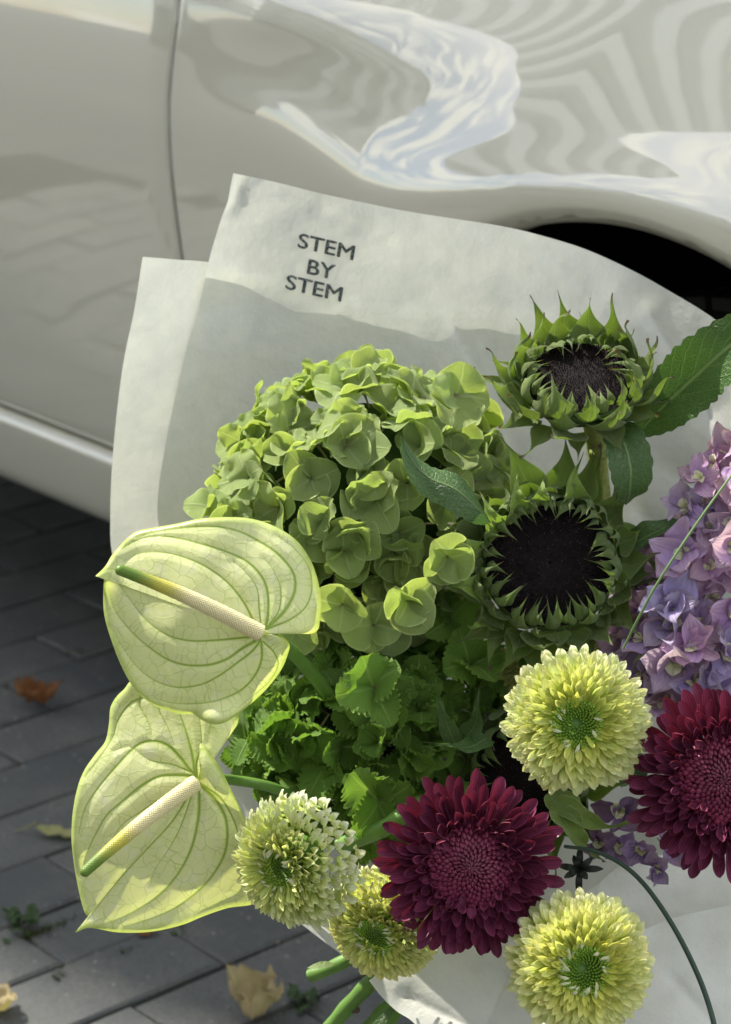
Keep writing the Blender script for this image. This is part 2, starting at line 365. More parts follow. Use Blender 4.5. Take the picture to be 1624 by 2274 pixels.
# ------------------------------------------------------------ street frame shared with the car
ALPHA = 0.7275069662897458
EU = Vector((math.sin(ALPHA), -math.cos(ALPHA), 0)); EN = Vector((-math.cos(ALPHA), -math.sin(ALPHA), 0))
P0 = Vector((-0.26934789, 2.18219383, 0)) * S
def SP(u, n, z=0.0):
    """point from street coordinates in layout units: u along the car, n out from its flank, z up"""
    return P0 + (EU * u + EN * n + Vector((0, 0, z))) * S
ROT = Matrix((EU, EN, (0, 0, 1))).transposed()       # columns EU, EN(out), Z
ROTS = Matrix((EN, -EU, (0, 0, 1))).transposed()      # right-handed: X = EN, Y = -EU
def gnd(x, y, z=0.0):
    d = D(x, y, 1) - CAM; t = (z - CAM.z) / d.z; return CAM + d * t

def build_street():
    me = mesh([(-400, -400, 0), (400, -400, 0), (400, 400, 0), (-400, 400, 0)], [(0, 1, 2, 3)], M['street'], smooth=False)
    o = obj("street", me, None, Matrix.Translation(SP(0, 0, 0) + Vector((0, 0, -.014))) @ ROTS.to_4x4()); tag(o, kind='structure')
    me = mesh([SP(-1.6, -1.0), SP(1.5, -1.0), SP(1.5, 1.1), SP(-1.6, 1.1)], [(0, 1, 2, 3)], M['sand'], smooth=False)
    o = obj("joint_sand", me, None, Matrix.Translation((0, 0, -.007))); tag(o, kind='structure')
    pave = thing("pavement", SP(0, 0, 0), None, None); tag(pave, kind='structure')
    # bevelled brick meshes, long side across the car
    L, Wd = .1745 * S, .0775 * S
    meshes = []
    for k in range(8):
        r = random.Random(k); g = .0022; b = .0026; z0 = -.05
        x, y = L / 2 - g, Wd / 2 - g
        V = []
        for zz, ins in ((z0, 0), (-b * 1.0, 0), (0, b)):
            for sx, sy in ((-1, -1), (1, -1), (1, 1), (-1, 1)):
                V.append((sx * (x - ins) + r.uniform(-.0009, .0009), sy * (y - ins) + r.uniform(-.0009, .0009), zz + (r.uniform(-.0008, .0006) if zz == 0 else 0)))
        Fc = [(8, 9, 10, 11)]
        for q in range(2):
            for i in range(4):
                j = (i + 1) % 4; Fc.append((q * 4 + i, q * 4 + j, q * 4 + 4 + j, q * 4 + 4 + i))
        meshes.append(mesh(V, Fc, M['paver'], smooth=False))
    for row in range(-17, 15):
        uc = .0195 + .0775 * row + (.058 - .0775) * 0 + .0775 / 2 - .0385 + .000
        uc = -.0210 + .0775 * row + .03875
        ph = .0845 if row % 2 == 0 else -.0030
        for k in range(-6, 6):
            nc = ph + .1745 * (k + .5)
            if nc < -.95 or nc > 1.05: continue
            p = SP(uc, nc) + Vector((0, 0, rnd.uniform(-.0018, .0012)))
            m4 = Matrix.Translation(p) @ ROTS.to_4x4() @ Matrix.Rotation(rnd.gauss(0, .006), 4, 'Z') @ Matrix.Rotation(rnd.gauss(0, .006), 4, 'X') @ Matrix.Rotation(rnd.gauss(0, .003), 4, 'Y')
            obj("brick", rnd.choice(meshes), pave, Matrix.Translation(-SP(0, 0, 0)) @ m4)
    # grit lying in the joints and a few crumbs
    mb = MB(); r = random.Random(3)
    ico = np.array([(1, 0, 0), (-1, 0, 0), (0, 1, 0), (0, -1, 0), (0, 0, 1), (0, 0, -1)], float)
    oF = np.array([(0, 2, 4), (2, 1, 4), (1, 3, 4), (3, 0, 4), (2, 0, 5), (1, 2, 5), (3, 1, 5), (0, 3, 5)])
    for _ in range(2600):
        row = r.randint(-6, 12); s = r.uniform(.0006, .0019)
        ub = -.0210 + .0775 * row
        if r.random() < .55:
            u, n = ub + r.gauss(0, .0012), r.uniform(-.15, .62)
        else:
            ph = .0845 if row % 2 == 0 else -.0030
            u, n = ub + r.uniform(0, .0775), ph + .1745 * r.randint(-1, 3) + r.gauss(0, .0014)
        if noise.noise(Vector((u * 9, n * 9, 0))) < -.05: continue
        c = SP(u, n); c.z = -.0042 + s * .4
        mb.add(ico * s * np.array([r.uniform(.6, 1.5), r.uniform(.6, 1.3), r.uniform(.5, 1)]) + np.array(c), oF)
    o = obj("joint_grit", mb.mesh(M['grit'], False)); tag(o, "brown grit and plant crumbs lying in the joints between the grey pavers", "grit", kind='stuff')

    # facade across the street and a few street trees: what the paint reflects
    bld = thing("apartment_building", SP(2, 15, 0), "pale apartment block with white balconies across the street behind the viewer", "building", None, ROTS.to_3x3())
    def boxm(a, b, mat):
        V = [(x, y, z) for z in (a[2], b[2]) for y in (a[1], b[1]) for x in (a[0], b[0])]
        return mesh(V, [(0, 2, 3, 1), (4, 5, 7, 6), (0, 1, 5, 4), (2, 6, 7, 3), (0, 4, 6, 2), (1, 3, 7, 5)], mat, smooth=False)
    obj("wall", boxm((0, -22, 0), (8, 22, 15), M['render']), bld)
    obj("plinth", boxm((-.08, -22, 0), (-.001, 22, 1.0), M['brickw']), bld)
    bal = boxm((-1.3, -1.9, 0), (-.002, 1.9, 1.05), M['white']); win = boxm((-.05, -.9, 0), (-.003, .9, 1.7), M['glass'])
    for fl in range(5):
        for k in range(-4, 5):
            obj("window", win, bld, Matrix.Translation((0, k * 4.6 - .0, 1.3 + fl * 2.8)))
            if fl > 0: obj("balcony", bal, bld, Matrix.Translation((0, k * 4.6 + .6, fl * 2.8 - .1)))
    obj("roof", boxm((-.5, -22.5, 15.002), (8.5, 22.5, 15.35), M['brickw']), bld)
    # unseen block added beyond the car to shade the car and pavers
    q = Vector((-SUN.y, SUN.x, 0)).normalized() * -1; h = Vector((SUN.x, SUN.y, 0)).normalized()
    tanE = SUN.z / math.hypot(SUN.x, SUN.y)
    base = h * 11 + q * 1.44
    M3 = Matrix((q, h, (0, 0, 1))).transposed()
    hs = thing("shade_block", base, "unseen pale block with white bands, added beyond the parked car to shade it", "building", None, M3)
    obj("wall", boxm((0, 0, 0), (26, 9, 20), M['render']), hs)
    band = boxm((0, -.45, 0), (26, -.003, .5), M['white']); strip = boxm((.4, -.06, 0), (25.6, -.002, .5), M['glass'])
    for fl in range(17):
        obj("balcony", band, hs, Matrix.Translation((0, 0, 1.6 + fl * 1.08))); obj("glass_band", strip, hs, Matrix.Translation((0, 0, 1.05 + fl * 1.08)))  # white and glass bands added to stripe the reflection in the paint
build_street()

def carsmooth(me_o): pass

# ------------------------------------------------------------ the car
CO = SP(0, 0, 0)
def CP(u, o, z): return SP(u, o, z) - CO
AC = (.700, .288); AR = .2915                    # wheel arch centre and radius in the flank plane
GAP = np.array([(-.2, .262), (.2, .228), (.32, .216), (.464, .2150), (.50, .2115), (.534, .2090), (.586, .2085), (.643, .2145), (.661, .213), (.72, .205), (.80, .19)])
def gap_u(z): return np.interp(z, np.r_[0, .2, .32, .464, .5, .534, .586, .643, .661, .72, .8], np.r_[.23, .222, .218, .2150, .2115, .2090, .2085, .2140, .213, .208, .20])
def profile(u):
    """control points (o, z) of the flank at station u, sill to bonnet centre"""
    Fl = float(ss(.36, .62, u) * (1 - ss(.98, 1.12, u)))          # wheel arch flare
    H = float(ss(.22, .40, u))                                      # bonnet shoulder
    door = np.array([(-.004, .276), (.010, .288), (.018, .40), (.0245, .50), (.0268, .556), (.0262, .588), (.0242, .618), (.0212, .642), (.0160, .670), (.0050, .715), (-.014, .76), (-.034, .79), (-.05, .80), (-.07, .802)])
    fend = np.array([(-.004, .276), (.010, .288), (.018, .40), (.0245, .50), (.0268, .556), (.0255, .588), (.0200, .615), (.0175, .640), (.0165, .662), (.000, .684), (-.050, .706), (-.14, .730), (-.30, .752), (-.75, .775)])
    arch = np.array([(.008, .276), (.018, .288), (.032, .40), (.042, .54), (.0470, .592), (.0425, .604), (.026, .620), (.006, .640), (-.018, .660), (-.048, .680), (-.095, .702), (-.18, .727), (-.33, .752), (-.75, .775)])
    P = door * (1 - H) + fend * H
    P = P * (1 - Fl) + arch * Fl
    # the flare's crest follows the arch
    if Fl > 0:
        dz = .040 * Fl * (np.clip((u - .72) / .20, -1.2, 1.2) ** 2) * .9
        P[3:11, 1] -= dz * np.array([.8, 1, 1, .88, .70, .50, .32, .15])
    return P
def surf(us, nv, i0=0, i1=None, off=0.0):
    out = []
    for u in us:
        P = profile(u)[i0:i1]
        Q = crom(P, nv)
        out.append(Q)
    return np.array(out)
def flank_mesh(us_of, nu, nv, i0, i1, mat, uvend=None):
    pass
def build_car():
    car = thing("car", CO, "pale greige car parked side on behind the bouquet, its front wheel arch showing", "car")
    # wing: grid in (u, profile) with the arch cut out of it
    nu, nv = 230, 210
    zt = np.linspace(0, 1, nv)
    us0 = np.linspace(0, 1, nu)
    V = np.zeros((nu, nv, 3)); UV = np.zeros((nu, nv, 2))
    for i, s in enumerate(us0):
        uu = .2 + s * 1.05
        Q = crom(profile(uu), nv)
        # shift first stations onto the curved gap line
        k = (1 - s) ** 6
        ug = gap_u(Q[:, 1]) + .0015
        uj = uu * (1 - k) + (ug) * k if s > 0 else ug
        uj = np.maximum(uj, ug + s * .2)
        V[i, :, 0] = uj; V[i, :, 1] = Q[:, 0]; V[i, :, 2] = Q[:, 1]
        if i == 0: V[i, :, 1] -= .0025
        if i == 1: V[i, :, 0] = ug + .0013; V[i, :, 1] -= .0004
        if i == 2: V[i, :, 0] = ug + .0030
    W = V.reshape(-1, 3)
    r = np.hypot(W[:, 0] - AC[0], W[:, 2] - AC[1])
    low = W[:, 2] < .70
    Fc = gridF(nu, nv)
    cell = .0065
    near = (np.abs(r - AR) < cell) & low
    keepf = []
    inside = (r < AR - cell) & low
    for f in Fc:
        if not inside[f].any(): keepf.append(f)
    keepf = np.array(keepf)
    # push rim vertices onto the arch circle
    usedv = np.zeros(len(W), bool); usedv[keepf.ravel()] = True
    mv = usedv & (r < AR + .2 * cell) & low
    sc = AR / np.maximum(r[mv], 1e-6)
    W[mv, 0] = AC[0] + (W[mv, 0] - AC[0]) * sc; W[mv, 2] = AC[1] + (W[mv, 2] - AC[1]) * sc
    r2 = np.hypot(W[:, 0] - AC[0], W[:, 2] - AC[1])
    lip = usedv & low & (r2 < AR + .012)
    W[lip, 1] -= .006 * (1 - np.clip((r2[lip] - AR) / .012, 0, 1)) ** 2
    pts = np.array([tuple(CP(a, b, c)) for a, b, c in W])
    obj("front_wing", mesh(pts, keepf, M['paint']), car)
    # inner lip of the arch and the dark liner
    n = 90; an = np.linspace(-.12, math.pi + .12, n)
    def flank_o(u, z):
        P = crom(profile(u), 60); return float(np.interp(z, P[:40, 1], P[:40, 0]))
    prof = [(0, -.006), (-.0035, -.010), (-.0035, -.035), (.02, -.05), (.03, -.30)]
    V = []
    for a in an:
        cu, cz = math.cos(a), math.sin(a); o0 = flank_o(AC[0] + AR * cu, AC[1] + AR * cz)
        for dr, do in prof:
            V.append(tuple(CP(AC[0] + (AR + dr) * cu, o0 + do, AC[1] + (AR + dr) * cz)))
    Fa = gridF(n, 5)
    obj("arch_lip", mesh(V, [f for f in Fa.tolist() if (f[0] % 5) < 2], M['paint']), car)
    obj("arch_liner", mesh(V, [f for f in Fa.tolist() if (f[0] % 5) >= 2], M['gap']), car)
    V = [tuple(CP(AC[0] + .33 * math.cos(a), -.26, AC[1] + .33 * math.sin(a))) for a in np.linspace(0, 6.28, 40, endpoint=False)]
    obj("liner_back", mesh(V, [list(range(40))], M['gap'], smooth=False), car)
    # wheel
    wc = CP(AC[0] + .03, -.15, .252)
    def lathe(prof, m):
        V = []
        t = np.linspace(0, 2 * np.pi, m, endpoint=False)
        for rr, oo in prof:
            for a in t: V.append(tuple(wc + (EU * (rr * math.cos(a)) + EN * oo + Vector((0, 0, rr * math.sin(a)))) * S))
        return V, gridF(len(prof), m, True)
    wh = None
    V, Fc = lathe([(.165, .10), (.19, .112), (.225, .112), (.246, .100), (.256, .088), (.258, .06), (.258, -.06), (.25, -.09), (.2, -.1)], 96)
    ty = obj("tyre", mesh(V, Fc, M['rubber']), car)
    mb = MB()
    for k in range(72):
        a0 = k / 72 * 6.283
        for oo in (-.045, 0, .045, .084):
            a = a0 + oo * 1.4
            c = wc + (EU * (.261 * math.cos(a)) + EN * oo + Vector((0, 0, .261 * math.sin(a)))) * S
            ra = EU * math.cos(a) + Vector((0, 0, math.sin(a))); ta = -EU * math.sin(a) + Vector((0, 0, math.cos(a)))
            B = [(x, y, z) for z in (-1, 1) for y in (-1, 1) for x in (-1, 1)]
            mb.add([tuple(c + ra * (z * .005) + ta * (x * .0095) + EN * (y * .018)) for x, y, z in B], [(0, 2, 3, 1), (4, 5, 7, 6), (0, 1, 5, 4), (2, 6, 7, 3), (0, 4, 6, 2), (1, 3, 7, 5)])
    o = obj("tread_blocks", mb.mesh(M['rubber'], False), ty); o['kind'] = 'stuff'
    V, Fc = lathe([(.0, .085), (.03, .09), (.035, .07), (.06, .06), (.15, .085), (.166, .10), (.168, .05)], 64)
    obj("wheel_rim", mesh(V, Fc, M['rim']), car)
    # door
    nu, nv = 90, 170
    V = np.zeros((nu, nv, 3))
    for i in range(nu):
        s = i / (nu - 1); uu = -1.0 + s * 1.18
        Q = crom(profile(min(uu, .2)), nv)
        ug = gap_u(Q[:, 1]) - .0015
        uj = -1.0 + (ug + 1.0) * s ** .8
        V[i, :, 0] = uj; V[i, :, 1] = Q[:, 0]; V[i, :, 2] = Q[:, 1]
        if i == nu - 1: V[i, :, 1] -= .0025
        if i == nu - 2: V[i, :, 0] = ug - .0013; V[i, :, 1] -= .0004
        if i == nu - 3: V[i, :, 0] = ug - .0030
    V[:, 0, 1] -= .02
    obj("front_door", mesh(np.array([tuple(CP(*p)) for p in V.reshape(-1, 3)]), gridF(nu, nv), M['paint']), car)
    # black backing sheets, the shade of the shut lines put into their colour
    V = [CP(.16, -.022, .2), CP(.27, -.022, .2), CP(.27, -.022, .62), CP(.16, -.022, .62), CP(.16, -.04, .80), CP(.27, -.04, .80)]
    obj("door_gap_backing", mesh([tuple(v) for v in V], [(0, 1, 2, 3), (3, 2, 5, 4)], M['gap'], smooth=False), car)
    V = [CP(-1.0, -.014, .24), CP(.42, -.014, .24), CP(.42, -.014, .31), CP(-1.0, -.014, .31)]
    obj("sill_gap_backing", mesh([tuple(v) for v in V], [(0, 1, 2, 3)], M['gap'], smooth=False), car)
    # sill panel
    pr = crom([(-.013, .2735), (-.004, .2738), (.006, .2725), (.0125, .2685), (.0135, .262), (.010, .24), (.004, .215), (-.004, .203), (-.012, .1995), (-.04, .199)], 60)
    us = np.linspace(-1.0, .435, 40)
    V = np.array([[tuple(CP(u, a, b)) for a, b in pr] for u in us]).reshape(-1, 3)
    obj("sill", mesh(V, gridF(40, 60)[:, ::-1], M['paint']), car)
    V = [CP(-1, -.04, .199), CP(.43, -.04, .199), CP(.43, -1.2, .19), CP(-1, -1.2, .19)]
    obj("floor_pan", mesh([tuple(v) for v in V], [(0, 1, 2, 3)], M['gap'], smooth=False), car)
    # front, rear, cabin: simple continuations outside the picture
    c1 = [tuple(CP(u, o, z)) for u, o, z in [(-1.0, -.07, .802), (-.05, -.07, .802), (-.25, -.24, 1.15), (-1.0, -.24, 1.17)]]
    obj("side_window", mesh(c1, [(0, 1, 2, 3)], M['glass'], smooth=False), car)
    c1 = [tuple(CP(u, o, z)) for u, o, z in [(.24, -.09, .782), (.42, -.75, .80), (-.18, -.75, 1.19), (-.25, -.24, 1.155), (-.05, -.07, .803)]]
    obj("windscreen", mesh(c1, [(0, 1, 2, 3, 4)], M['glass'], smooth=False), car)
    c1 = [tuple(CP(u, o, z)) for u, o, z in [(-.25, -.24, 1.155), (-.18, -.75, 1.19), (-1.0, -.75, 1.22), (-1.0, -.24, 1.175)]]
    obj("roof", mesh(c1, [(0, 1, 2, 3)], M['paint'], smooth=False), car)
    c1 = [tuple(CP(u, o, z)) for u, o, z in [(-1.0, 0, .2), (-1.0, -.75, .2), (-1.0, -.75, 1.22), (-1.0, -.24, 1.175), (-1.0, -.05, .8)]]
    obj("rear_flank", mesh(c1, [(0, 1, 2, 3, 4)], M['paint'], smooth=False), car)
    c1 = [tuple(CP(u, o, z)) for u, o, z in [(1.25, 0.01, .2), (1.25, -.75, .2), (1.25, -.75, .775), (1.25, -.14, .73), (1.25, .01, .6)]]
    obj("front_bumper", mesh(c1, [(0, 1, 2, 3, 4)], M['paint'], smooth=False), car)
    return car
build_car()

# ------------------------------------------------------------ wrapping paper
def coons(T, R, B, L, n, m):
    """T left->right, R top->bottom, B left->right, L top->bottom ; returns (n rows, m cols, 2)"""
    T, R, B, L = crom(T, m), crom(R, n), crom(B, m), crom(L, n)
    s = np.linspace(0, 1, m)[None, :, None]; t = np.linspace(0, 1, n)[:, None, None]
    P = (1 - t) * T[None] + t * B[None] + (1 - s) * L[:, None] + s * R[:, None]
    P -= (1 - s) * (1 - t) * T[0] + s * (1 - t) * T[-1] + (1 - s) * t * B[0] + s * t * B[-1]
    return P
def sheet(name, T, R, B, L, dfun, label, n=130, m=150, mat=None, jit=0.0, group=None):
    P = coons(T, R, B, L, n, m).reshape(-1, 2)
    V = np.array([tuple(D(x, y, dfun(x, y))) for x, y in P])
    o = obj(name, mesh(V, gridF(n, m), mat or M['paper'])); tag(o, label, "paper", group)
    return o
def crease(x, y, x0, y0, x1, y1, w, a):
    dx, dy = x1 - x0, y1 - y0; L = math.hypot(dx, dy); t = ((x - x0) * dx + (y - y0) * dy) / L
    s = ((x - x0) * dy - (y - y0) * dx) / L
    e = max(0.0, 1 - max(0, -t, t - L) / (w * 2))
    return a * e * e * (math.exp(-abs(s) / w))
def wob(x, y, sc, seed): return noise.noise(Vector((x / sc, y / sc, seed)))
def dA(x, y):
    d = 1.64 + .055 * (y - 384) / 1000 + .010 * wob(x, y, 420, 1.3) + .0018 * wob(x, y, 120, 5.1)
    d -= .035 * max(0, (x - 1380) / 250) ** 1.5 if x > 1380 else 0
    d -= .020 * max(0, (560 - x) / 250) ** 1.5 if x < 560 else 0
    d -= .12 * max(0, (y - 1300) / 900) if y > 1300 else 0
    d += crease(x, y, 1445, 690, 1580, 920, 24, .006) + crease(x, y, 1500, 1050, 1640, 1120, 30, .006) + crease(x, y, 560, 392, 900, 560, 5, .0012) + crease(x, y, 760, 700, 640, 980, 7, .0012) + crease(x, y, 1180, 530, 1300, 640, 6, .0016) + crease(x, y, 1000, 700, 1150, 1000, 9, .0014) - crease(x, y, 430, 900, 520, 700, 10, .0015)
    d += crease(x, y, 540, 400, 512, 470, 8, .004) + crease(x, y, 560, 500, 700, 440, 14, .0008)
    d += crease(x, y, 1420, 1130, 1500, 1220, 20, .006) + crease(x, y, 1380, 640, 1330, 700, 10, .001)
    return d
def dB(x, y):
    return dA(x, y) + .0045 + .001 * wob(x, y, 200, 9.7)
def build_paper():
    TA = [(518, 384), (620, 406), (700, 426), (800, 448), (900, 468), (1000, 484), (1115, 502), (1200, 522), (1300, 553), (1400, 598), (1480, 642), (1584, 706), (1700, 800), (1850, 960)]
    LA = [(518, 384), (511, 420), (506, 448), (490, 490), (463, 582), (440, 690), (410, 790), (375, 950), (353, 1080), (352, 1165), (375, 1300), (430, 1500), (520, 1750), (640, 1980), (850, 2180)]
    RA = [(1850, 960), (1930, 1200), (1930, 1600), (1850, 1900), (1700, 2140)]
    BA = [(850, 2180), (1100, 2200), (1400, 2190), (1700, 2140)]
    a = sheet("wrapping_paper", TA, RA, BA, LA, dA, "large white tissue wrap sheet stamped with dark lettering, standing up behind the flowers", group="sheets of white bouquet wrap")
    TB = [(317, 570), (390, 576), (463, 582), (540, 598), (620, 622), (720, 648), (820, 667), (920, 682), (1050, 679), (1200, 693), (1330, 705), (1445, 712)]
    LB = [(317, 570), (298, 690), (275, 800), (258, 930), (248, 1050), (245, 1150), (250, 1235), (290, 1400), (400, 1650), (560, 1950), (850, 2190)]
    RB = [(1445, 712), (1500, 830), (1560, 930), (1640, 1050), (1800, 1300), (1850, 1700), (1700, 2150)]
    sheet("wrapping_paper", TB, RB, [(850, 2190), (1100, 2210), (1400, 2200), (1700, 2150)], LB, dB,
          "plain white tissue wrap sheet behind the stamped one, its strip showing at the outer edge", group="sheets of white bouquet wrap")
    # front fold of the wrap under the flowers
    def dC(x, y):
        d = 1.475 + .00009 * (x - 1200) * 0 + .000055 * abs(x - 1330) + .03 * ((2274 - y) / 300) - .02
        d += .006 * wob(x, y, 260, 2.2) + .0015 * wob(x, y, 90, 3.3)
        d += crease(x, y, 900, 2210, 1060, 2290, 16, .003) + crease(x, y, 1130, 2170, 1080, 2290, 20, .003) + crease(x, y, 1500, 2180, 1600, 2290, 30, .004)
        return d
    sheet("wrapping_paper", [(820, 2178), (900, 2120), (1100, 2080), (1300, 2105), (1420, 2068), (1510, 2035), (1624, 2010), (1760, 1975)],
          [(1760, 1975), (1780, 2150), (1760, 2400)], [(1010, 2420), (1250, 2440), (1500, 2430), (1760, 2400)],
          [(820, 2178), (846, 2212), (880, 2245), (930, 2285), (1010, 2420)], dC,
          "white wrap fold across the bottom, below the pale round mum and the dark red mum", n=70, m=110, group="sheets of white bouquet wrap")
    def dE(x, y):
        return dC(x, y) + .028 + .00006 * (y - 2000) * -1 + .004 * wob(x, y, 150, 7)
    sheet("wrapping_paper", [(1262, 2012), (1330, 1962), (1400, 1912), (1520, 1895), (1760, 1880)], [(1760, 1880), (1770, 2000), (1760, 2130)],
          [(1200, 2190), (1400, 2190), (1600, 2160), (1760, 2130)], [(1262, 2012), (1235, 2090), (1200, 2190)], dE,
          "greyer inner wrap sheet behind the trailing grass blade, tucked under the front fold", n=60, m=80, group="sheets of white bouquet wrap")
    # curled nick on the sheet edge
    # stamp
    def line(txt, x, y, w, cap):
        cu = bpy.data.curves.new("stamp", 'FONT'); cu.body = txt; cu.size = 1; cu.offset = 0; cu.space_character = 1.0; cu.resolution_u = 4
        to = bpy.data.objects.new("tmp", cu); COL.objects.link(to)
        dg = bpy.context.evaluated_depsgraph_get(); me = bpy.data.meshes.new_from_object(to.evaluated_get(dg))
        bpy.data.objects.remove(to)
        co = np.array([v.co[:] for v in me.vertices]); mn, mxx = co.min(0), co.max(0)
        ax, ay = (math.cos(math.radians(13.2)), math.sin(math.radians(13.2))), (.165, -.986)
        base_f = [tuple(p.vertices) for p in me.polygons]; nv = len(me.vertices); V0 = [tuple(v.co) for v in me.vertices]
        allv, allf = [], []
        for q, (ox, oy) in enumerate(((0, 0), (.02, 0), (-.02, 0), (0, .016), (0, -.016))):
            allv += [(a_ + ox, b_ + oy, q * .00008) for a_, b_, c_ in V0]; allf += [tuple(i + q * nv for i in f) for f in base_f]
        me = bpy.data.meshes.new("stamp"); me.from_pydata(allv, [], allf)
        for v in me.vertices:
            s = (v.co.x - mn[0]) / (mxx[0] - mn[0]) * w; t = (v.co.y - mn[1]) / (mxx[1] - mn[1]) * cap
            X = x + ax[0] * s + ay[0] * t; Y = y + ax[1] * s + ay[1] * t
            v.co = D(X, Y, dA(X, Y) - .0018 - v.co.z)
        me.materials.append(M['ink'])
        return me
    for txt, x, y, w, cap in (("STEM", 661, 549, 126, 32), ("BY", 682, 607, 60, 32), ("STEM", 634, 641, 126, 32)):
        for dx, dy, dz in ((0, 0, 0),):
            obj("stamped_word", line(txt, x, y, w, cap), a)
build_paper()

# ------------------------------------------------------------ flowers
def frame(n, spin=0.0):
    """rotation whose Z is the camera-space direction n"""
    z = camdir(*n); x = UP.cross(z).normalized(); y = z.cross(x)
    return Matrix((x, y, z)).transposed() @ Matrix.Rotation(spin, 3, 'Z')
def jit(c, r, a=.12):
    k = 1 + r.uniform(-a, a); return (c[0] * k * (1 + r.uniform(-.04, .04)), c[1] * k, c[2] * k * (1 + r.uniform(-.08, .08)))
def lerp3(a, b, t): return tuple(x + (y - x) * t for x, y in zip(a, b))

def bez(B, C, T, n):
    t = (1 - (1 - np.linspace(0, 1, n)) ** 1.8)[:, None]; return (1 - t) ** 2 * B + 2 * t * (1 - t) * C + t * t * T
def wprof(n, kind):
    u = np.linspace(0, 1, n)
    if kind in ('oblong', 'spoon'): u = 1 - (1 - u) ** 1.8
    if kind == 'oblong': w = np.minimum(1, (.35 + .9 * u)) * np.clip(1 - ((u - .55) / .45).clip(0) ** 2.3, 0.03, 1) ** .7
    elif kind == 'spoon': w = (.45 + .70 * u ** 1.2) * np.clip(1 - ((u - .62) / .38).clip(0) ** 2.6, 0, 1) ** .5
    elif kind == 'strap': w = (.7 + .3 * u) * np.sqrt(np.clip(1 - ((u - .85) / .15).clip(0) ** 2, 0, 1))
    elif kind == 'point': w = (.5 + .6 * u) * np.clip(1 - ((u - .5) / .5).clip(0) ** 1.7, 0.02, 1)
    elif kind == 'round': w = np.sin(np.pi * (u * .93 + .035) ** .78) ** .62
    elif kind == 'ovate': w = np.sin(np.pi * u ** .75) ** .9 + .03
    elif kind == 'bract': w = ((u + .10) / 1.1) ** .42 * np.exp(-(u / .46) ** 2.3) * 1.45 + .045 * (1 - u)
    elif kind == 'leaf': w = np.sin(np.pi * u ** .8) ** .8
    return np.maximum(w, .012)
def ringpetal(tr, tz, ang, bl, w, kind, cup, m, n, seed, twist=.0, br=None, bz=None, ruffle=.012):
    """petal in the plane of its radius: tip at (tr,tz), final slope ang (deg above horizontal), base pulled in"""
    r = random.Random(seed)
    a = math.radians(ang + r.uniform(-7, 7))
    T = np.array([tr, 0, tz]); B = np.array([br if br is not None else tr - bl * .85, 0, bz if bz is not None else tz - bl * .5])
    L = np.linalg.norm(T - B); C = T - L * .55 * np.array([math.cos(a), 0, math.sin(a)])
    cl = bez(B, C, T, n); cl[:, 1] += twist * np.linspace(0, 1, n) ** 2 * r.uniform(-1, 1)
    t = nz(np.gradient(cl, axis=0)); up = np.stack([-t[:, 2], np.zeros(n), t[:, 0]], 1)
    up[:, 1] += r.uniform(-.25, .25)
    return blade(cl, w * (1 + r.uniform(-.1, .1)) * wprof(n, kind), up, m, cup, ruffle, 1.6, seed)

MUMR = []
def build_mum_meshes():
    # tip radius, tip height, end slope, length, half width, kind
    spec = [(.40, .40, 62, .20, .030, 'oblong', .6, 22), (.45, .43, 48, .24, .040, 'oblong', .7, 26), (.52, .44, 38, .27, .048, 'oblong', .7, 30), (.59, .43, 29, .30, .054, 'oblong', .6, 32), (.66, .40, 20, .32, .058, 'oblong', .5, 34),
            (.73, .36, 12, .33, .061, 'oblong', .45, 36), (.79, .31, 4, .34, .064, 'oblong', .4, 38), (.85, .24, -6, .35, .066, 'oblong', .35, 40), (.90, .16, -16, .36, .068, 'oblong', .3, 40),
            (.945, .05, -26, .37, .070, 'oblong', .3, 40), (.975, -.08, -38, .38, .072, 'oblong', .25, 36), (.96, -.24, -52, .38, .078, 'oblong', .2, 28), (.88, -.42, -68, .38, .080, 'oblong', .2, 20)]
    for i, (tr, tz, a, bl, w, kd, cup, cnt) in enumerate(spec):
        vs_ = []
        for k in range(4):
            V, Fc, uv = ringpetal(tr, tz, a, bl, w, kd, cup, 5, 9, i * 10 + k, .05, ruffle=.02)
            vs_.append(mesh(V, Fc, M['mum'], uv))
        MUMR.append((vs_, cnt))
    # curled ligules round the eye
    vs_ = []
    for k in range(4):
        r = random.Random(900 + k); R0 = .34
        cl = crom([(R0 + .03, 0, .12), (R0 + .02, .01, .34), (R0 - .02, .03, .42), (R0 - .08 - r.uniform(0, .05), .06, .40)], 8)
        t = nz(np.gradient(cl, axis=0)); V, Fc, uv = blade(cl, .022 * wprof(8, 'strap'), np.stack([-t[:, 2], t[:, 1] * 0, t[:, 0]], 1), 3, .4, 0, 1, k)
        vs_.append(mesh(V, Fc, M['mum'], uv))
    MUMR.append((vs_, 0))
ICO = None
def bud_arr(L, w, m=6, n=6, tipped=True):
    u = np.linspace(0, 1, n); r = w * np.sqrt(np.clip(np.sin(np.pi * (u * .86 + .1)), 0, 1)); r[-1] = w * .08
    cl = np.stack([u * 0, u * 0, u * L], 1); V, Fc, uv = tube(cl, r, m, False); return V, Fc, uv
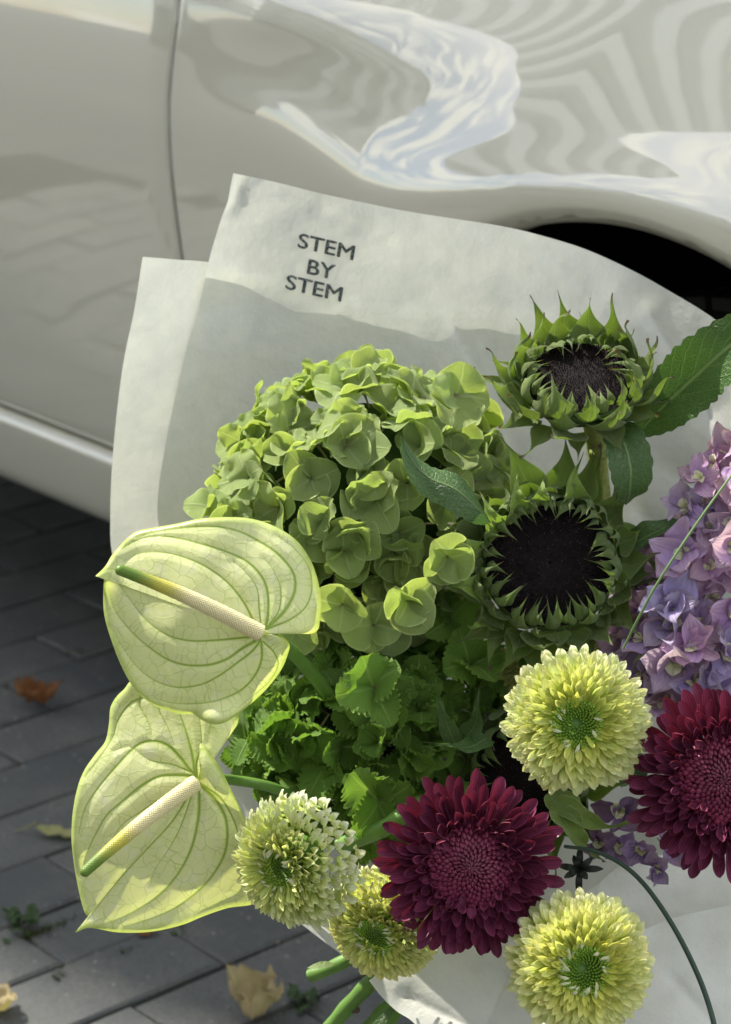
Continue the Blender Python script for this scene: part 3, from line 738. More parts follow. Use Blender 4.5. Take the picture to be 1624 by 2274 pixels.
def mum(cx, cy, d, R, n, label, seed, c_in=(.72, .72, .19), c_out=(.84, .84, .60), spin=0, eye=1.0, group="pale green and cream chrysanthemums", squash=1.0, parts=1.0, eyecurl=14):
    r = random.Random(seed); Rm = px(R, d)
    t = thing("chrysanthemum", D(cx, cy, d), label, "flower", group, frame(n, spin))
    for i, (ms, cnt) in enumerate(MUMR[:-1]):
        f = i / 12; col = lerp3(c_in, c_out, f ** 1.1)
        k = int(cnt * parts * 1.2)
        for j in range(k):
            a = (j + r.uniform(-.3, .3)) / k * 6.283 + i * 1.1
            m4 = Matrix.Rotation(a, 4, 'Z') @ Matrix.Rotation(r.gauss(0, .05), 4, 'Y') @ Matrix.Diagonal((Rm * r.uniform(.92, 1.05), Rm * r.uniform(.8, 1.02), Rm * squash * r.uniform(.86, 1.12), 1))
            obj("petal", r.choice(ms), t, m4, jit(col, r, .13))
    for j in range(eyecurl):
        a = r.uniform(0, 6.283)
        m4 = Matrix.Rotation(a, 4, 'Z') @ Matrix.Diagonal((Rm * r.uniform(.85, 1.15), Rm, Rm * squash * r.uniform(.85, 1.05), 1))
        obj("petal", r.choice(MUMR[-1][0]), t, m4, jit((.88, .88, .60), r, .08))
    mb = MB(); ga = 2.39996; N = 210
    for j in range(7, N):
        rr = .345 * math.sqrt((j + 3) / N) * eye; a = j * ga; q = rr / .345
        h = .16 + .17 * q ** 1.3
        L = .035 + .06 * q; V, Fc, uv = bud_arr(L, .010 + .010 * q)
        Rr = Matrix.Rotation(a, 3, 'Z') @ Matrix.Rotation(-.5 + .9 * (1 - q) * 0 + r.uniform(-.1, .1), 3, 'Y')
        V = V @ np.array(Rr).T + np.array([rr * math.cos(a), rr * math.sin(a), h]); mb.add(V * Rm, Fc, uv)
    o = obj("disc_florets", mb.mesh(M['mum_disc']), t); o['kind'] = 'stuff'
    # green underside and receptacle
    cl = np.array([(0, 0, -.62), (0, 0, -.5), (0, 0, -.36), (0, 0, -.15), (0, 0, .05), (0, 0, .16)]) * Rm
    V, Fc, uv = tube(cl, np.array([.05, .07, .25, .38, .40, .30]) * Rm, 20)
    obj("receptacle", mesh(V, Fc, M['stem'], uv), t)
    return t

BURG = []
def build_burg_meshes():
    spec = [(.46, .38, 98, .24, .038, 'spoon', 2.0, 26), (.51, .45, 80, .28, .044, 'spoon', 1.8, 26), (.58, .47, 66, .32, .050, 'spoon', 1.6, 27), (.66, .45, 52, .36, .055, 'spoon', 1.5, 28),
            (.74, .40, 40, .38, .059, 'spoon', 1.4, 28), (.82, .31, 28, .42, .062, 'spoon', 1.3, 28), (.89, .18, 16, .44, .064, 'spoon', 1.1, 28), (.96, .03, 4, .46, .066, 'spoon', .9, 26), (.99, -.13, -8, .46, .070, 'spoon', .6, 22)]
    for i, (tr, tz, a, bl, w, kd, cup, cnt) in enumerate(spec):
        vs_ = []
        for k in range(4):
            r = random.Random(500 + i * 10 + k); n = 12
            aa = math.radians(a + r.uniform(-8, 8)); T = np.array([tr, 0, tz]); B = np.array([tr - bl * .9, 0, tz - bl * .5])
            L = np.linalg.norm(T - B); C = T - L * .55 * np.array([math.cos(aa), 0, math.sin(aa)])
            cl = bez(B, C, T, n)
            # tips curl inwards
            curl = (1 - (1 - np.linspace(0, 1, n)) ** 1.8) ** 5; cl[:, 2] += curl * .05; cl[:, 0] -= curl * (.045 if i < 6 else .015)
            cl[:, 1] += .05 * np.linspace(0, 1, n) ** 2 * r.uniform(-1, 1)
            t = nz(np.gradient(cl, axis=0)); up = np.stack([-t[:, 2], np.full(n, r.uniform(-.2, .2)), t[:, 0]], 1)
            ww = w * wprof(n, kd)
            # u-shaped section: blade() with strong cup and edges folded in
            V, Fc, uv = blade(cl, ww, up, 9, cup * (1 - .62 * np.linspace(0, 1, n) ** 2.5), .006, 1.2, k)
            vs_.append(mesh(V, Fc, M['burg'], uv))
        BURG.append((vs_, cnt))
    fl = []
    for k in range(3):
        V, Fc, uv = bud_arr(1.0, .19 + .03 * k, 8, 9); V[:, 0] += .10 * np.sin(V[:, 2] * 3.0)
        fl.append(mesh(V, Fc, M['burg_f'], uv))
    BURG.append((fl, 0))
def burg(cx, cy, d, R, n, label, seed, spin=0):
    r = random.Random(seed); Rm = px(R, d)
    t = thing("chrysanthemum", D(cx, cy, d), label, "flower", "dark red chrysanthemums", frame(n, spin))
    for i, (ms, cnt) in enumerate(BURG[:-1]):
        for j in range(cnt):
            a = (j + r.uniform(-.28, .28)) / cnt * 6.283 + i * .97
            m4 = Matrix.Rotation(a, 4, 'Z') @ Matrix.Rotation(r.gauss(0, .06), 4, 'Y') @ Matrix.Diagonal((Rm * r.uniform(.92, 1.06), Rm * r.uniform(.92, 1.1), Rm * r.uniform(.9, 1.08), 1))
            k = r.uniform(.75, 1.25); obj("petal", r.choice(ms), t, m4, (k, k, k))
    N = 270
    for j in range(N):
        q = math.sqrt((j + .6) / N); rr = .44 * q; a = j * 2.39996
        L = .07 + .10 * q; w = (.013 + .021 * q) / .20
        tilt = .95 - 1.15 * q + r.uniform(-.08, .08)     # lean to the middle, upright at the rim
        h = .25 + .09 * math.cos(q * 1.9)
        m4 = Matrix.Translation((Rm * rr * math.cos(a), Rm * rr * math.sin(a), Rm * h)) @ Matrix.Rotation(a, 4, 'Z') @ Matrix.Rotation(-1.05 * (1 - q) - .12 * q + r.uniform(-.1, .1), 4, 'Y') @ Matrix.Diagonal((Rm * w, Rm * w, Rm * L, 1))
        k = .45 + .5 * q + .35 * r.random(); obj("disc_floret", r.choice(BURG[-1][0]), t, m4, (k, k, k))
    cl = np.array([(0, 0, -.5), (0, 0, -.4), (0, 0, -.3), (0, 0, -.1), (0, 0, .1), (0, 0, .24), (0, 0, .31), (0, 0, .335)]) * Rm
    V, Fc, uv = tube(cl, np.array([.05, .08, .25, .42, .47, .46, .30, .03]) * Rm, 24)
    obj("receptacle", mesh(V, Fc, M['burg_f'], uv), t)
    return t

HYD = {}
def build_hyd_meshes():
    for kind, serr in (('hyd1', 0), ('hyd2', .30)):
        L = []
        for k in range(9):
            r = random.Random(40 + k); n = 17 if not serr else 41; m = 9
            u = np.linspace(0, 1, n)
            up0 = r.uniform(.05, .95); curl = r.uniform(-.9, .6)
            ang = up0 + curl * u + .9 * (1 - u) ** 3
            st = 1 / (n - 1); cl = np.zeros((n, 3)); 
            cl[1:, 0] = np.cumsum(np.cos(ang[1:])) * st; cl[1:, 2] = np.cumsum(np.sin(ang[1:])) * st
            w = r.uniform(.52, .66) * wprof(n, 'round')
            V, Fc, uv = blade(cl, w, (0, 0, 1), m, r.uniform(-.1, .65), r.uniform(.04, .10), r.uniform(.8, 2.4), k, serr, 9)
            if r.random() < .35: V[:, 2] += .25 * np.clip(np.abs(V[:, 1]) - .25, 0, 1) * np.sign(V[:, 1]) * 1.0
            L.append(mesh(V, Fc, M[kind], uv))
        HYD[kind] = L
def floret(t, kind, pos, R3, size, col, r):
    f = bpy.data.objects.new("floret", HYD['button']); COL.objects.link(f); f.parent = t
    f.matrix_basis = Matrix.Translation(pos) @ R3.to_4x4() @ Matrix.Scale(size, 4)
    a0 = r.uniform(0, 6.28)
    for k in range(4):
        a = a0 + k * math.pi / 2 + r.uniform(-.15, .15); s = r.uniform(.88, 1.12) * (1.0 if k % 2 else .9)
        m4 = Matrix.Translation((0, 0, .012 * k)) @ Matrix.Rotation(a, 4, 'Z') @ Matrix.Rotation(r.gauss(0, .16), 4, 'Y') @ Matrix.Rotation(r.gauss(0, .16), 4, 'X') @ Matrix.Diagonal((s, s * r.uniform(.85, 1.15) * r.choice((1, -1)), s, 1))
        obj("petal", r.choice(HYD[kind]), f, m4, jit(col, r, .13))
def hydrangea(cx, cy, d, rx, ry, rz, kind, N, size, label, seed, extra=(), nj=.35, zmin=-.25, shape=None):
    r = random.Random(seed)
    t = thing("hydrangea", D(cx, cy, d), label, "flower", "green hydrangea heads", frame((0, 0, 1)))
    ax, ay, az = px(rx, d), px(ry, d), px(rz, d); sz = px(size, d)
    k = 0
    for i in range(N):
        z = 1 - (i + .5) / N * (1 - zmin); a = i * 2.39996; q = math.sqrt(1 - z * z)
        n = Vector((q * math.cos(a) + r.gauss(0, .04), q * math.sin(a) + r.gauss(0, .04), z)).normalized()
        k_ = shape(n) if shape else 1
        pos = Vector((n.x * ax, n.y * ay, n.z * az)) * k_ * r.uniform(.90, 1.04)
        nn = (n + Vector((r.gauss(0, nj), r.gauss(0, nj), r.gauss(0, nj * .5)))).normalized()
        R3 = nn.to_track_quat('Z', 'Y').to_matrix()
        floret(t, kind, pos, R3, sz * r.uniform(.85, 1.15), (1, 1, 1), r)
    for (x, y, dd, nx, ny, nzz, s) in extra:
        w = D(x, y, dd) - D(cx, cy, d); Rm = frame((0, 0, 1)).transposed(); pos = Rm @ w
        nn = Vector((nx, ny, nzz)).normalized()
        floret(t, kind, pos, nn.to_track_quat('Z', 'Y').to_matrix(), sz * s, (1, 1, 1), r)
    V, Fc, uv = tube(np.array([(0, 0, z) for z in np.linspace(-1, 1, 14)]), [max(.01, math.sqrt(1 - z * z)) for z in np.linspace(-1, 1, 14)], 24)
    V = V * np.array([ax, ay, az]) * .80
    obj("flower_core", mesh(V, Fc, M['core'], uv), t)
    return t
M['core'] = flat("dark_core_fill", (.04, .08, .015), .8, .2, bumps=(200, .003), var=.5, vs_=120)  # solid filler, the shade deep between florets put into its dark colour

BR = {}
def build_bracts():
    def mk(path, w, cup, seed, ruf=.02, side=.0):
        r = random.Random(seed); n = 16; u = np.linspace(0, 1, n)
        ang = np.interp(u, [p[0] for p in path], [math.radians(p[1] + r.uniform(-9, 9)) for p in path])
        cl = np.zeros((n, 3)); cl[1:, 0] = np.cumsum(np.cos(ang[1:])) / (n - 1); cl[1:, 2] = np.cumsum(np.sin(ang[1:])) / (n - 1)
        cl[:, 1] = side * r.uniform(-1, 1) * u ** 2.2
        t = nz(np.gradient(cl, axis=0)); up = np.stack([-t[:, 2], t[:, 1] * 0, t[:, 0]], 1)
        V, Fc, uv = blade(cl, w * wprof(n, 'bract'), up, 7, cup, ruf, 1.5, seed)
        return mesh(V, Fc, M['bract'], uv)
    # elevation of the centre line along the bract, 0 = outwards, 90 = up the axis, 180 = inwards over the disc
    BR['in'] = [mk([(0, 60), (.25, 100), (.5, 150), (.8, 175), (1, 160)], .20, .6, k, .02, .18) for k in range(7)]
    BR['mid'] = [mk([(0, 30), (.3, 80), (.6, 115), (.85, 140), (1, 110)], .42, .5, 10 + k, .03, .2) for k in range(7)]
    BR['up'] = [mk([(0, 10), (.3, 60), (.6, 95), (.85, 85), (1, 30)], .46, .45, 20 + k, .03, .2) for k in range(7)]
    BR['out'] = [mk([(0, -10), (.3, 25), (.6, 35), (.85, 20), (1, 70)], .40, .40, 30 + k, .035, .25) for k in range(7)]
    BR['low'] = [mk([(0, -40), (.3, -5), (.6, 10), (.85, -10), (1, 50)], .34, .40, 50 + k, .04, .3) for k in range(7)]
def sunflower(cx, cy, d, R, n, label, seed, rings, dome=.12, col=(1, 1, 1), bowl=.75):
    r = random.Random(seed); Rm = px(R, d)
    t = thing("sunflower", D(cx, cy, d), label, "flower", "sunflower heads without petals", frame(n))
    q = np.linspace(0, 1, 14)
    prof = [(.02, dome)] + [(x, dome * (1 - x * x)) for x in q[1:]] 
    V = []; m = 40
    for rr, z in prof:
        for a in np.linspace(0, 6.283, m, endpoint=False):
            V.append((rr * Rm * math.cos(a), rr * Rm * math.sin(a), z * Rm + noise.noise(Vector((rr * 4 * math.cos(a), rr * 4 * math.sin(a), seed))) * .03 * Rm))
    obj("disc", mesh(V, gridF(len(prof), m, True)[:, ::-1], M['sdisc']), t)
    mb = MB(); mb2 = MB()
    for j in range(1500):
        rr = math.sqrt((j + .5) / 1500) * .97; a = j * 2.39996; w = .012
        h = dome * (1 - rr * rr); L = r.uniform(.02, .06) * (.5 + rr)
        V, Fc, uv = bud_arr(L, w, 4, 4); V = V @ np.array(Matrix.Rotation(r.gauss(0, .3), 3, 'X') @ Matrix.Rotation(r.gauss(0, .3), 3, 'Y')).T
        (mb2 if r.random() < .10 else mb).add((V * (np.array([.35, .35, 1.15]) if 0 else 1) + np.array([rr * math.cos(a), rr * math.sin(a), h])) * Rm, Fc, uv)
    o = obj("disc_florets", mb.mesh(M['sdisc']), t); o['kind'] = 'stuff'
    V2 = MB()
    for j in range(420):
        rr = math.sqrt(r.random()) * .93; a = r.uniform(0, 6.28); h = dome * (1 - rr * rr) + .045; s = r.uniform(.002, .0045)
        V2.add((np.array([(1, 0, 0), (-1, 0, 0), (0, 1, 0), (0, -1, 0), (0, 0, 1), (0, 0, -1)]) * s + np.array([rr * math.cos(a), rr * math.sin(a), h])) * Rm, [(0, 2, 4), (2, 1, 4), (1, 3, 4), (3, 0, 4), (2, 0, 5), (1, 2, 5), (3, 1, 5), (0, 3, 5)])
    o = obj("pollen_specks", V2.mesh(M['speck']), t); o['kind'] = 'stuff'
    cl = np.array([(0, 0, z) for z in (-bowl, -bowl * .9, -bowl * .7, -bowl * .4, -.15, -.03, -.02)]) * Rm
    V, Fc, uv = tube(cl, np.array([.12, .3, .62, .93, 1.05, 1.05, .90]) * Rm, 36)
    obj("receptacle", mesh(V, Fc, M['bractbase'], uv), t)
    for kd, cnt, rad, z, ln, dj in rings:
        for j in range(cnt):
            a = (j + r.uniform(-.3, .3)) / cnt * 6.283 + rad
            s = Rm * ln * r.uniform(.82, 1.2)
            m4 = Matrix.Rotation(a, 4, 'Z') @ Matrix.Translation((Rm * rad, 0, Rm * (z + r.uniform(-.03, .03)))) @ Matrix.Rotation(r.gauss(0, dj), 4, 'Y') @ Matrix.Rotation(r.gauss(0, .15), 4, 'X') @ Matrix.Rotation(r.gauss(0, .15), 4, 'Z') @ Matrix.Diagonal((s, s * r.uniform(.85, 1.15), s, 1))
            obj("bract", r.choice(BR[kd]), t, m4, jit(col, r, .22))
    return t
M['bractbase'] = flat("green_receptacle", (.05, .09, .02), .7, .3, bumps=(700, .0006), var=.4, vs_=150)

DEL = {}
def build_delph():
    S_ = []
    for k in range(8):
        r = random.Random(70 + k); n, m = 13, 7; u = np.linspace(0, 1, n)
        ang = math.radians(r.uniform(5, 40)) + math.radians(r.uniform(-40, 30)) * u; cl = np.zeros((n, 3))
        cl[1:, 0] = np.cumsum(np.cos(ang[1:])) / (n - 1); cl[1:, 2] = np.cumsum(np.sin(ang[1:])) / (n - 1)
        V, Fc, uv = blade(cl, r.uniform(.34, .44) * wprof(n, 'ovate'), (0, 0, 1), m, r.uniform(-.1, .8), .08, r.uniform(1, 2.5), k)
        S_.append(mesh(V, Fc, M['delph'], uv))
    DEL['sepal'] = S_
    B_ = []
    for k in range(4):
        n, m = 9, 5; u = np.linspace(0, 1, n); ang = math.radians(75) - math.radians(70) * u; cl = np.zeros((n, 3))
        cl[1:, 0] = np.cumsum(np.cos(ang[1:])) / (n - 1) * .42; cl[1:, 2] = np.cumsum(np.sin(ang[1:])) / (n - 1) * .42
        V, Fc, uv = blade(cl, .22 * wprof(n, 'spoon'), (0, 0, 1), m, .3, .05, 2.5, 300 + k)
        B_.append(mesh(V, Fc, M['bee'], uv))
    DEL['bee'] = B_
    V, Fc, uv = tube(crom([(0, 0, .05), (0, 0, -.3), (.1, 0, -.7), (.3, 0, -1.0)], 10), np.linspace(.14, .03, 10), 8); DEL['spur'] = mesh(V, Fc, M['delph'], uv)
def delphinium(pts, label, seed, axis0, d):
    r = random.Random(seed)
    t = thing("delphinium", D(axis0[0], axis0[1], d), label, "flower", "lilac delphinium sprays", frame((0, 0, 1)))
    Rm = frame((0, 0, 1)).transposed()
    for x, y, dd, nx, ny, nzz, s, cl in pts:
        f = bpy.data.objects.new("floret", DEL['spur']); COL.objects.link(f); f.parent = t
        nn = Vector((nx, ny, nzz)).normalized(); size = px(s, dd)
        f.matrix_basis = Matrix.Translation(Rm @ (D(x, y, dd) - D(axis0[0], axis0[1], d))) @ nn.to_track_quat('Z', 'Y').to_matrix().to_4x4() @ Matrix.Scale(size, 4)
        f.color = (*cl, 1); a0 = r.uniform(0, 6.28)
        for k in range(5):
            a = a0 + k * 1.2566 + r.uniform(-.12, .12); sc = r.uniform(.88, 1.15)
            obj("sepal", r.choice(DEL['sepal']), f, Matrix.Translation((0, 0, .02 * (k % 2))) @ Matrix.Rotation(a, 4, 'Z') @ Matrix.Rotation(r.gauss(-.1, .36), 4, 'Y') @ Matrix.Rotation(r.gauss(0, .36), 4, 'X') @ Matrix.Diagonal((sc, sc * r.uniform(.9, 1.2), sc, 1)), jit(cl, r, .14))
        for k in range(4):
            a = r.uniform(0, 6.28); obj("petal", r.choice(DEL['bee']), f, Matrix.Rotation(a, 4, 'Z') @ Matrix.Scale(r.uniform(.75, 1.1), 4), jit((.85, .85, .7), r, .1))
    return t

# ---- anthurium
def polydist(P, poly):
    d = np.full(len(P), 1e9)
    for a, b in zip(poly[:-1], poly[1:]):
        ab = b - a; t = np.clip(((P - a) @ ab) / max(ab @ ab, 1e-9), 0, 1); d = np.minimum(d, np.linalg.norm(P - a - t[:, None] * ab, axis=1))
    return d
def spathe(outline, Fpt, veins, d0, hfun, N=600, Mr=130):
    O = crom(np.array(outline, float), N); Fp = np.array(Fpt, float)
    s = np.r_[0, np.linspace(.012, 1, Mr - 1) ** .92]
    P2 = Fp + (O[:, None, :] - Fp) * s[None, :, None]
    P = P2.reshape(-1, 2)
    # distance to the rim, in pixels
    ed = np.linalg.norm(O - Fp, axis=1)[:, None] * (1 - s)[None, :]
    vein = np.zeros(len(P)); dmin = np.full(len(P), 1e9)
    for w, pl in veins:
        big = w > 1.9
        pl = crom(np.array(pl, float), 34 if big else 9); k = len(pl)
        for i in range(k - 1):
            a, b = pl[i], pl[i + 1]; lo = np.minimum(a, b) - 17; hi = np.maximum(a, b) + 17
            I = np.nonzero((P[:, 0] > lo[0]) & (P[:, 0] < hi[0]) & (P[:, 1] > lo[1]) & (P[:, 1] < hi[1]))[0]
            if not len(I): continue
            Q = P[I]; ab = b - a; t = np.clip(((Q - a) @ ab) / max(ab @ ab, 1e-9), 0, 1)
            q = np.hypot(Q[:, 0] - a[0] - t * ab[0], Q[:, 1] - a[1] - t * ab[1]); ww = w * (1 - .72 * i / k)
            vein[I] = np.maximum(vein[I], np.exp(-(q / ww) ** 2) * (1 - .35 * i / k) * (1 if big else .62))
            if big: dmin[I] = np.minimum(dmin[I], q)
    edr = ed.reshape(-1)
    edge = np.exp(-(edr / 13.0) ** 1.3)
    sfull = np.broadcast_to(s[None, :], (N, Mr)).reshape(-1); idx = np.repeat(np.arange(N), Mr) / (N - 1)
    h = hfun(P, sfull, edr, idx) + .0009 * np.clip(dmin / 16, 0, 1) ** .7
    h = h + np.array([noise.noise(Vector((x / 90, y / 90, 3))) for x, y in P]) * .0016
    dep = d0 - h
    fw, rt, up = np.array(FW), np.array(RT), np.array(UP)
    V = np.array(CAM) + dep[:, None] * (fw + rt * ((P[:, 0:1] - 812) / F) + up * ((1137 - P[:, 1:2]) / F))
    return V, gridF(N, Mr), P / 500.0, dict(vein=vein, edge=edge)
def spadix(p0, p1, d0, d1, r0, r1, bend=0):
    """p0 base, p1 tip; radii in px at base and near the tip"""
    n, m = 720, 128; u = np.linspace(0, 1, n)
    A, B = np.array(D(*p0, d0)), np.array(D(*p1, d1)); cl = A + (B - A) * u[:, None]
    cl = cl + np.outer(np.sin(u * np.pi) * bend, np.array(UP))
    R = px(1, (d0 + d1) / 2) * (r0 + (r1 - r0) * u ** 1.3) * np.sqrt(np.clip(1 - ((u - .965) / .035).clip(0) ** 2, .0, 1)) * np.sqrt(np.clip(u / .01, .2, 1))
    T = nz(np.gradient(cl, axis=0)); N = nz(np.cross(T, np.array([0, 0, 1.0]))); Bn = np.cross(T, N); t = np.linspace(0, 2 * np.pi, m, endpoint=False)
    k1 = 16; kl = 352
    a = k1 * t[None, :] + kl * u[:, None]; b = k1 * t[None, :] - kl * u[:, None]
    bm = np.clip(np.cos(a) * .5 + np.cos(b) * .5, 0, 1) ** 1.4
    amp = px(2.6, 1.4) * (1.15 - .75 * ss(.5, .85, u))[:, None]
    rq = np.random.RandomState(5); bm = bm * (.55 + .6 * rq.rand(90, 16).repeat(8, 0)[:n].repeat(8, 1)[:, :m])
    RR = R[:, None] + bm * amp * (u < .985)[:, None] * (u > .01)[:, None]
    P = cl[:, None] + RR[..., None] * (N[:, None] * np.cos(t)[None, :, None] + Bn[:, None] * np.sin(t)[None, :, None])
    uv = np.stack(np.broadcast_arrays(u[:, None], (t / 6.283)[None, :]), -1).reshape(-1, 2)
    return mesh(P.reshape(-1, 3), gridF(n, m, True), M['spadix'], uv, dict(bump=bm.reshape(-1)))
def tup(pts, rpx, n=40, m=14):
    """tube through (x,y,d) points with radius in px"""
    Q = crom(Dn(pts), n); dm = np.mean([p[2] for p in pts])
    return tube(Q, px(1, dm) * np.interp(np.linspace(0, 1, n), np.linspace(0, 1, len(rpx)), rpx), m)
def wleaf(pts, wpx, n=34, m=9, lean=(0, 0, 1), prof='leaf', **k):
    Q = crom(Dn(pts), n); dm = np.mean([p[2] for p in pts]); up = np.array(camdir(*lean))
    return blade(Q, px(wpx, dm) * wprof(n, prof), up, m, **k)

# ------------------------------------------------------------ placing everything
build_mum_meshes(); build_burg_meshes(); build_hyd_meshes(); build_bracts(); build_delph()
mb_ = MB()
for k_ in range(5):
    a_ = k_ * 1.256; V_, F_, u_ = bud_arr(.10, .035, 5, 4); mb_.add(V_ + np.array([.04 * math.cos(a_), .04 * math.sin(a_), .02]), F_, u_)
V_, F_, u_ = tube(np.array([(0, 0, -.45), (0, 0, -.2), (0, 0, .02)]), [.03, .035, .05], 6); add_tube(mb_, np.array([(0, 0, -.45), (0, 0, -.2), (0, 0, .02)]), [.03, .035, .05], 6)
HYD['button'] = mb_.mesh(M['bud'])

def build_anthuriums():
    g = "pale green anthuriums"
    A = lambda L: [(203 + .35 * x, 1096.2 + .35 * y) for x, y in L]
    out = A([(1105, 847), (1180, 855), (1300, 880), (1390, 890), (1440, 860), (1452, 780), (1460, 680), (1440, 560), (1400, 440), (1340, 340), (1270, 270), (1180, 215), (1080, 175), (960, 152), (820, 150), (680, 160), (540, 190), (400, 215), (300, 235), (240, 270), (180, 330), (130, 390), (98, 445), (70, 480), (22, 526), (60, 500), (88, 502), (79, 560), (75, 640), (78, 740), (95, 830), (130, 940), (175, 1060), (240, 1190), (300, 1270), (380, 1335), (480, 1375), (570, 1400), (645, 1398), (690, 1430), (760, 1462), (840, 1455), (930, 1400), (1040, 1310), (1130, 1220), (1210, 1110), (1250, 1010), (1258, 960), (1225, 915), (1160, 893), (1110, 908), (1090, 935)])
    V1 = [(7, [(1080, 905), (800, 750), (600, 640), (400, 560), (150, 480), (60, 498)]),
          (6, [(1060, 860), (1020, 790), (960, 680), (860, 560), (720, 460), (560, 395), (420, 370), (300, 380), (200, 430)]),
          (8, [(1085, 870), (1110, 830), (1125, 700), (1100, 560), (1000, 440), (860, 370), (700, 320), (560, 285), (420, 270), (300, 290), (190, 350)]),
          (9, [(1090, 870), (1130, 840), (1230, 740), (1290, 620), (1280, 500), (1180, 380), (1060, 300), (940, 240), (800, 210), (600, 215), (400, 245), (280, 280)]),
          (5, [(1100, 865), (1150, 845), (1260, 800), (1360, 720), (1400, 600), (1380, 470), (1300, 360), (1180, 270)]),
          (3.5, [(1080, 860), (1065, 740), (1050, 600), (980, 500), (900, 430)]), (3, [(1130, 830), (1190, 740), (1200, 600), (1150, 480), (1100, 420)]),
          (6, [(1080, 905), (960, 915), (800, 930), (640, 935), (500, 905), (380, 830), (280, 720), (180, 580), (110, 510)]),
          (8, [(1070, 920), (960, 980), (860, 1050), (740, 1088), (600, 1088), (480, 1050), (360, 970), (240, 860), (150, 740), (105, 600)]),
          (5, [(1070, 935), (1020, 1000), (930, 1070), (820, 1150), (700, 1210), (560, 1230), (420, 1195), (300, 1110), (200, 980), (130, 850)]),
          (6, [(1078, 940), (1080, 1050), (1040, 1150), (960, 1240), (840, 1300), (700, 1330), (520, 1330), (380, 1290)]),
          (4, [(1090, 940), (1160, 1010), (1185, 1090), (1130, 1190), (1040, 1270), (940, 1350)])]
    rr = random.Random(4)
    def cross(vs):  # irregular rungs between neighbouring arcs
        out_ = []
        for i in range(1, len(vs)):
            a = crom(np.array(vs[i][1], float), 60)
            for k in range(6, 56, 4):
                p = a[k + rr.randint(-1, 1)]; ang = rr.uniform(-.5, .5)
                t = a[k] - a[k - 3]; t = t / np.linalg.norm(t); nrm = np.array([-t[1], t[0]]) * rr.choice((1, -1))
                L = rr.uniform(50, 130); q = [p]
                for s in (.35, .7, 1.0):
                    q.append(p + nrm * L * s + t * rr.uniform(-18, 30) * s)
                out_.append((2.0, [tuple(z) for z in q]))
        return out_
    F1 = (203 + .35 * 1068, 1096.2 + .35 * 888)
    vs1 = [(w * .42 + .8 if w > 2 else 1.5, A(pl)) for w, pl in V1 + cross(V1)]
    def h1(P, s, ed, idx):
        h = -.016 * s ** 2 + .004 * np.sin(P[:, 0] / 60) * s
        h += .010 * ss(560, 700, P[:, 0]) * s - .012 * ss(600, 710, P[:, 0]) * s ** 4
        h += .008 * ss(1540, 1600, P[:, 1]) * ss(420, 480, P[:, 0]) * s
        h += .010 * ss(.93, 1.0, idx) * s + .006 * (1 - ss(0, .05, idx)) * s
        h -= .004 * np.exp(-ed / 5.0) - .004 * np.exp(-ed / 22.0)
        h += .012 * np.exp(-((P[:, 0] - 212) ** 2 + (P[:, 1] - 1280) ** 2) / 900)
        return h
    root = thing("anthurium", D(590, 1405, 1.41), "upper pale green anthurium, its sharp spathe tip pointing at the dark shadow under the car", "flower", g)
    V, Fc, uv, at = spathe(out, F1, vs1, 1.405, h1); V -= np.array(root.location)
    obj("spathe", mesh(V, Fc, M['spathe'], uv, at), root)
    o = obj("spadix", spadix((583, 1409), (256, 1262), 1.398, 1.375, 18, 11.5, .002), root); o.location = -root.location
    # second anthurium
    B = lambda L: [(121.8 + .35 * x, 1502.2 + .35 * y) for x, y in L]
    out = B([(925, 645), (945, 560), (985, 475), (1080, 390), (1150, 320), (1166, 262), (1150, 235), (1050, 100), (900, 0), (720, -50), (560, -30), (480, 28), (440, 80), (390, 130), (352, 200), (343, 300), (320, 410), (260, 490), (190, 590), (145, 700), (115, 850), (105, 1000), (110, 1100), (130, 1250), (165, 1420), (190, 1500), (212, 1532), (188, 1572), (128, 1626), (200, 1598), (270, 1602), (400, 1625), (600, 1622), (800, 1580), (950, 1520), (1100, 1470), (1280, 1435), (1330, 1300), (1290, 1120), (1230, 960), (1170, 820), (1120, 720), (1080, 640), (1040, 560), (1000, 505), (962, 452), (925, 424), (918, 470), (925, 560)])
    V2 = [(5, [(900, 660), (760, 900), (600, 1080), (400, 1300), (210, 1540)]),
          (9, [(905, 640), (860, 632), (780, 625), (660, 635), (540, 700), (420, 800), (330, 880), (260, 1000), (200, 1130), (170, 1250)]),
          (10, [(905, 640), (860, 600), (800, 520), (720, 440), (620, 410), (520, 440), (400, 560), (280, 700), (190, 840), (150, 1000)]),
          (11, [(895, 640), (885, 560), (870, 480), (830, 340), (780, 200)]), (6, [(905, 640), (900, 560), (930, 420), (920, 260)]),
          (6, [(900, 680), (800, 720), (700, 760), (560, 850), (440, 930), (370, 1020)]),
          (9, [(910, 680), (915, 780), (910, 900), (870, 1080), (790, 1240), (680, 1370), (540, 1470), (400, 1540), (260, 1590)]),
          (9, [(920, 680), (980, 740), (1040, 810), (1090, 930), (1085, 1100), (1010, 1250), (900, 1370), (760, 1470), (600, 1540), (430, 1590)]),
          (3, [(880, 720), (800, 950), (720, 1100), (650, 1200), (600, 1300)]), (5, [(940, 690), (1060, 780), (1150, 950), (1200, 1150), (1180, 1350), (1050, 1430), (900, 1500)]),
          (3.5, [(870, 610), (750, 560), (600, 530), (480, 450), (380, 470)]), (4, [(600, 120), (480, 170), (400, 280), (370, 380), (290, 510), (190, 640)]),
          (4, [(560, 60), (540, 180), (600, 300), (620, 400)]), (4, [(680, 60), (660, 200), (720, 330), (760, 440)]), (4, [(1050, 160), (990, 300), (960, 420)])]
    F2 = (121.8 + .35 * 908, 1502.2 + .35 * 668)
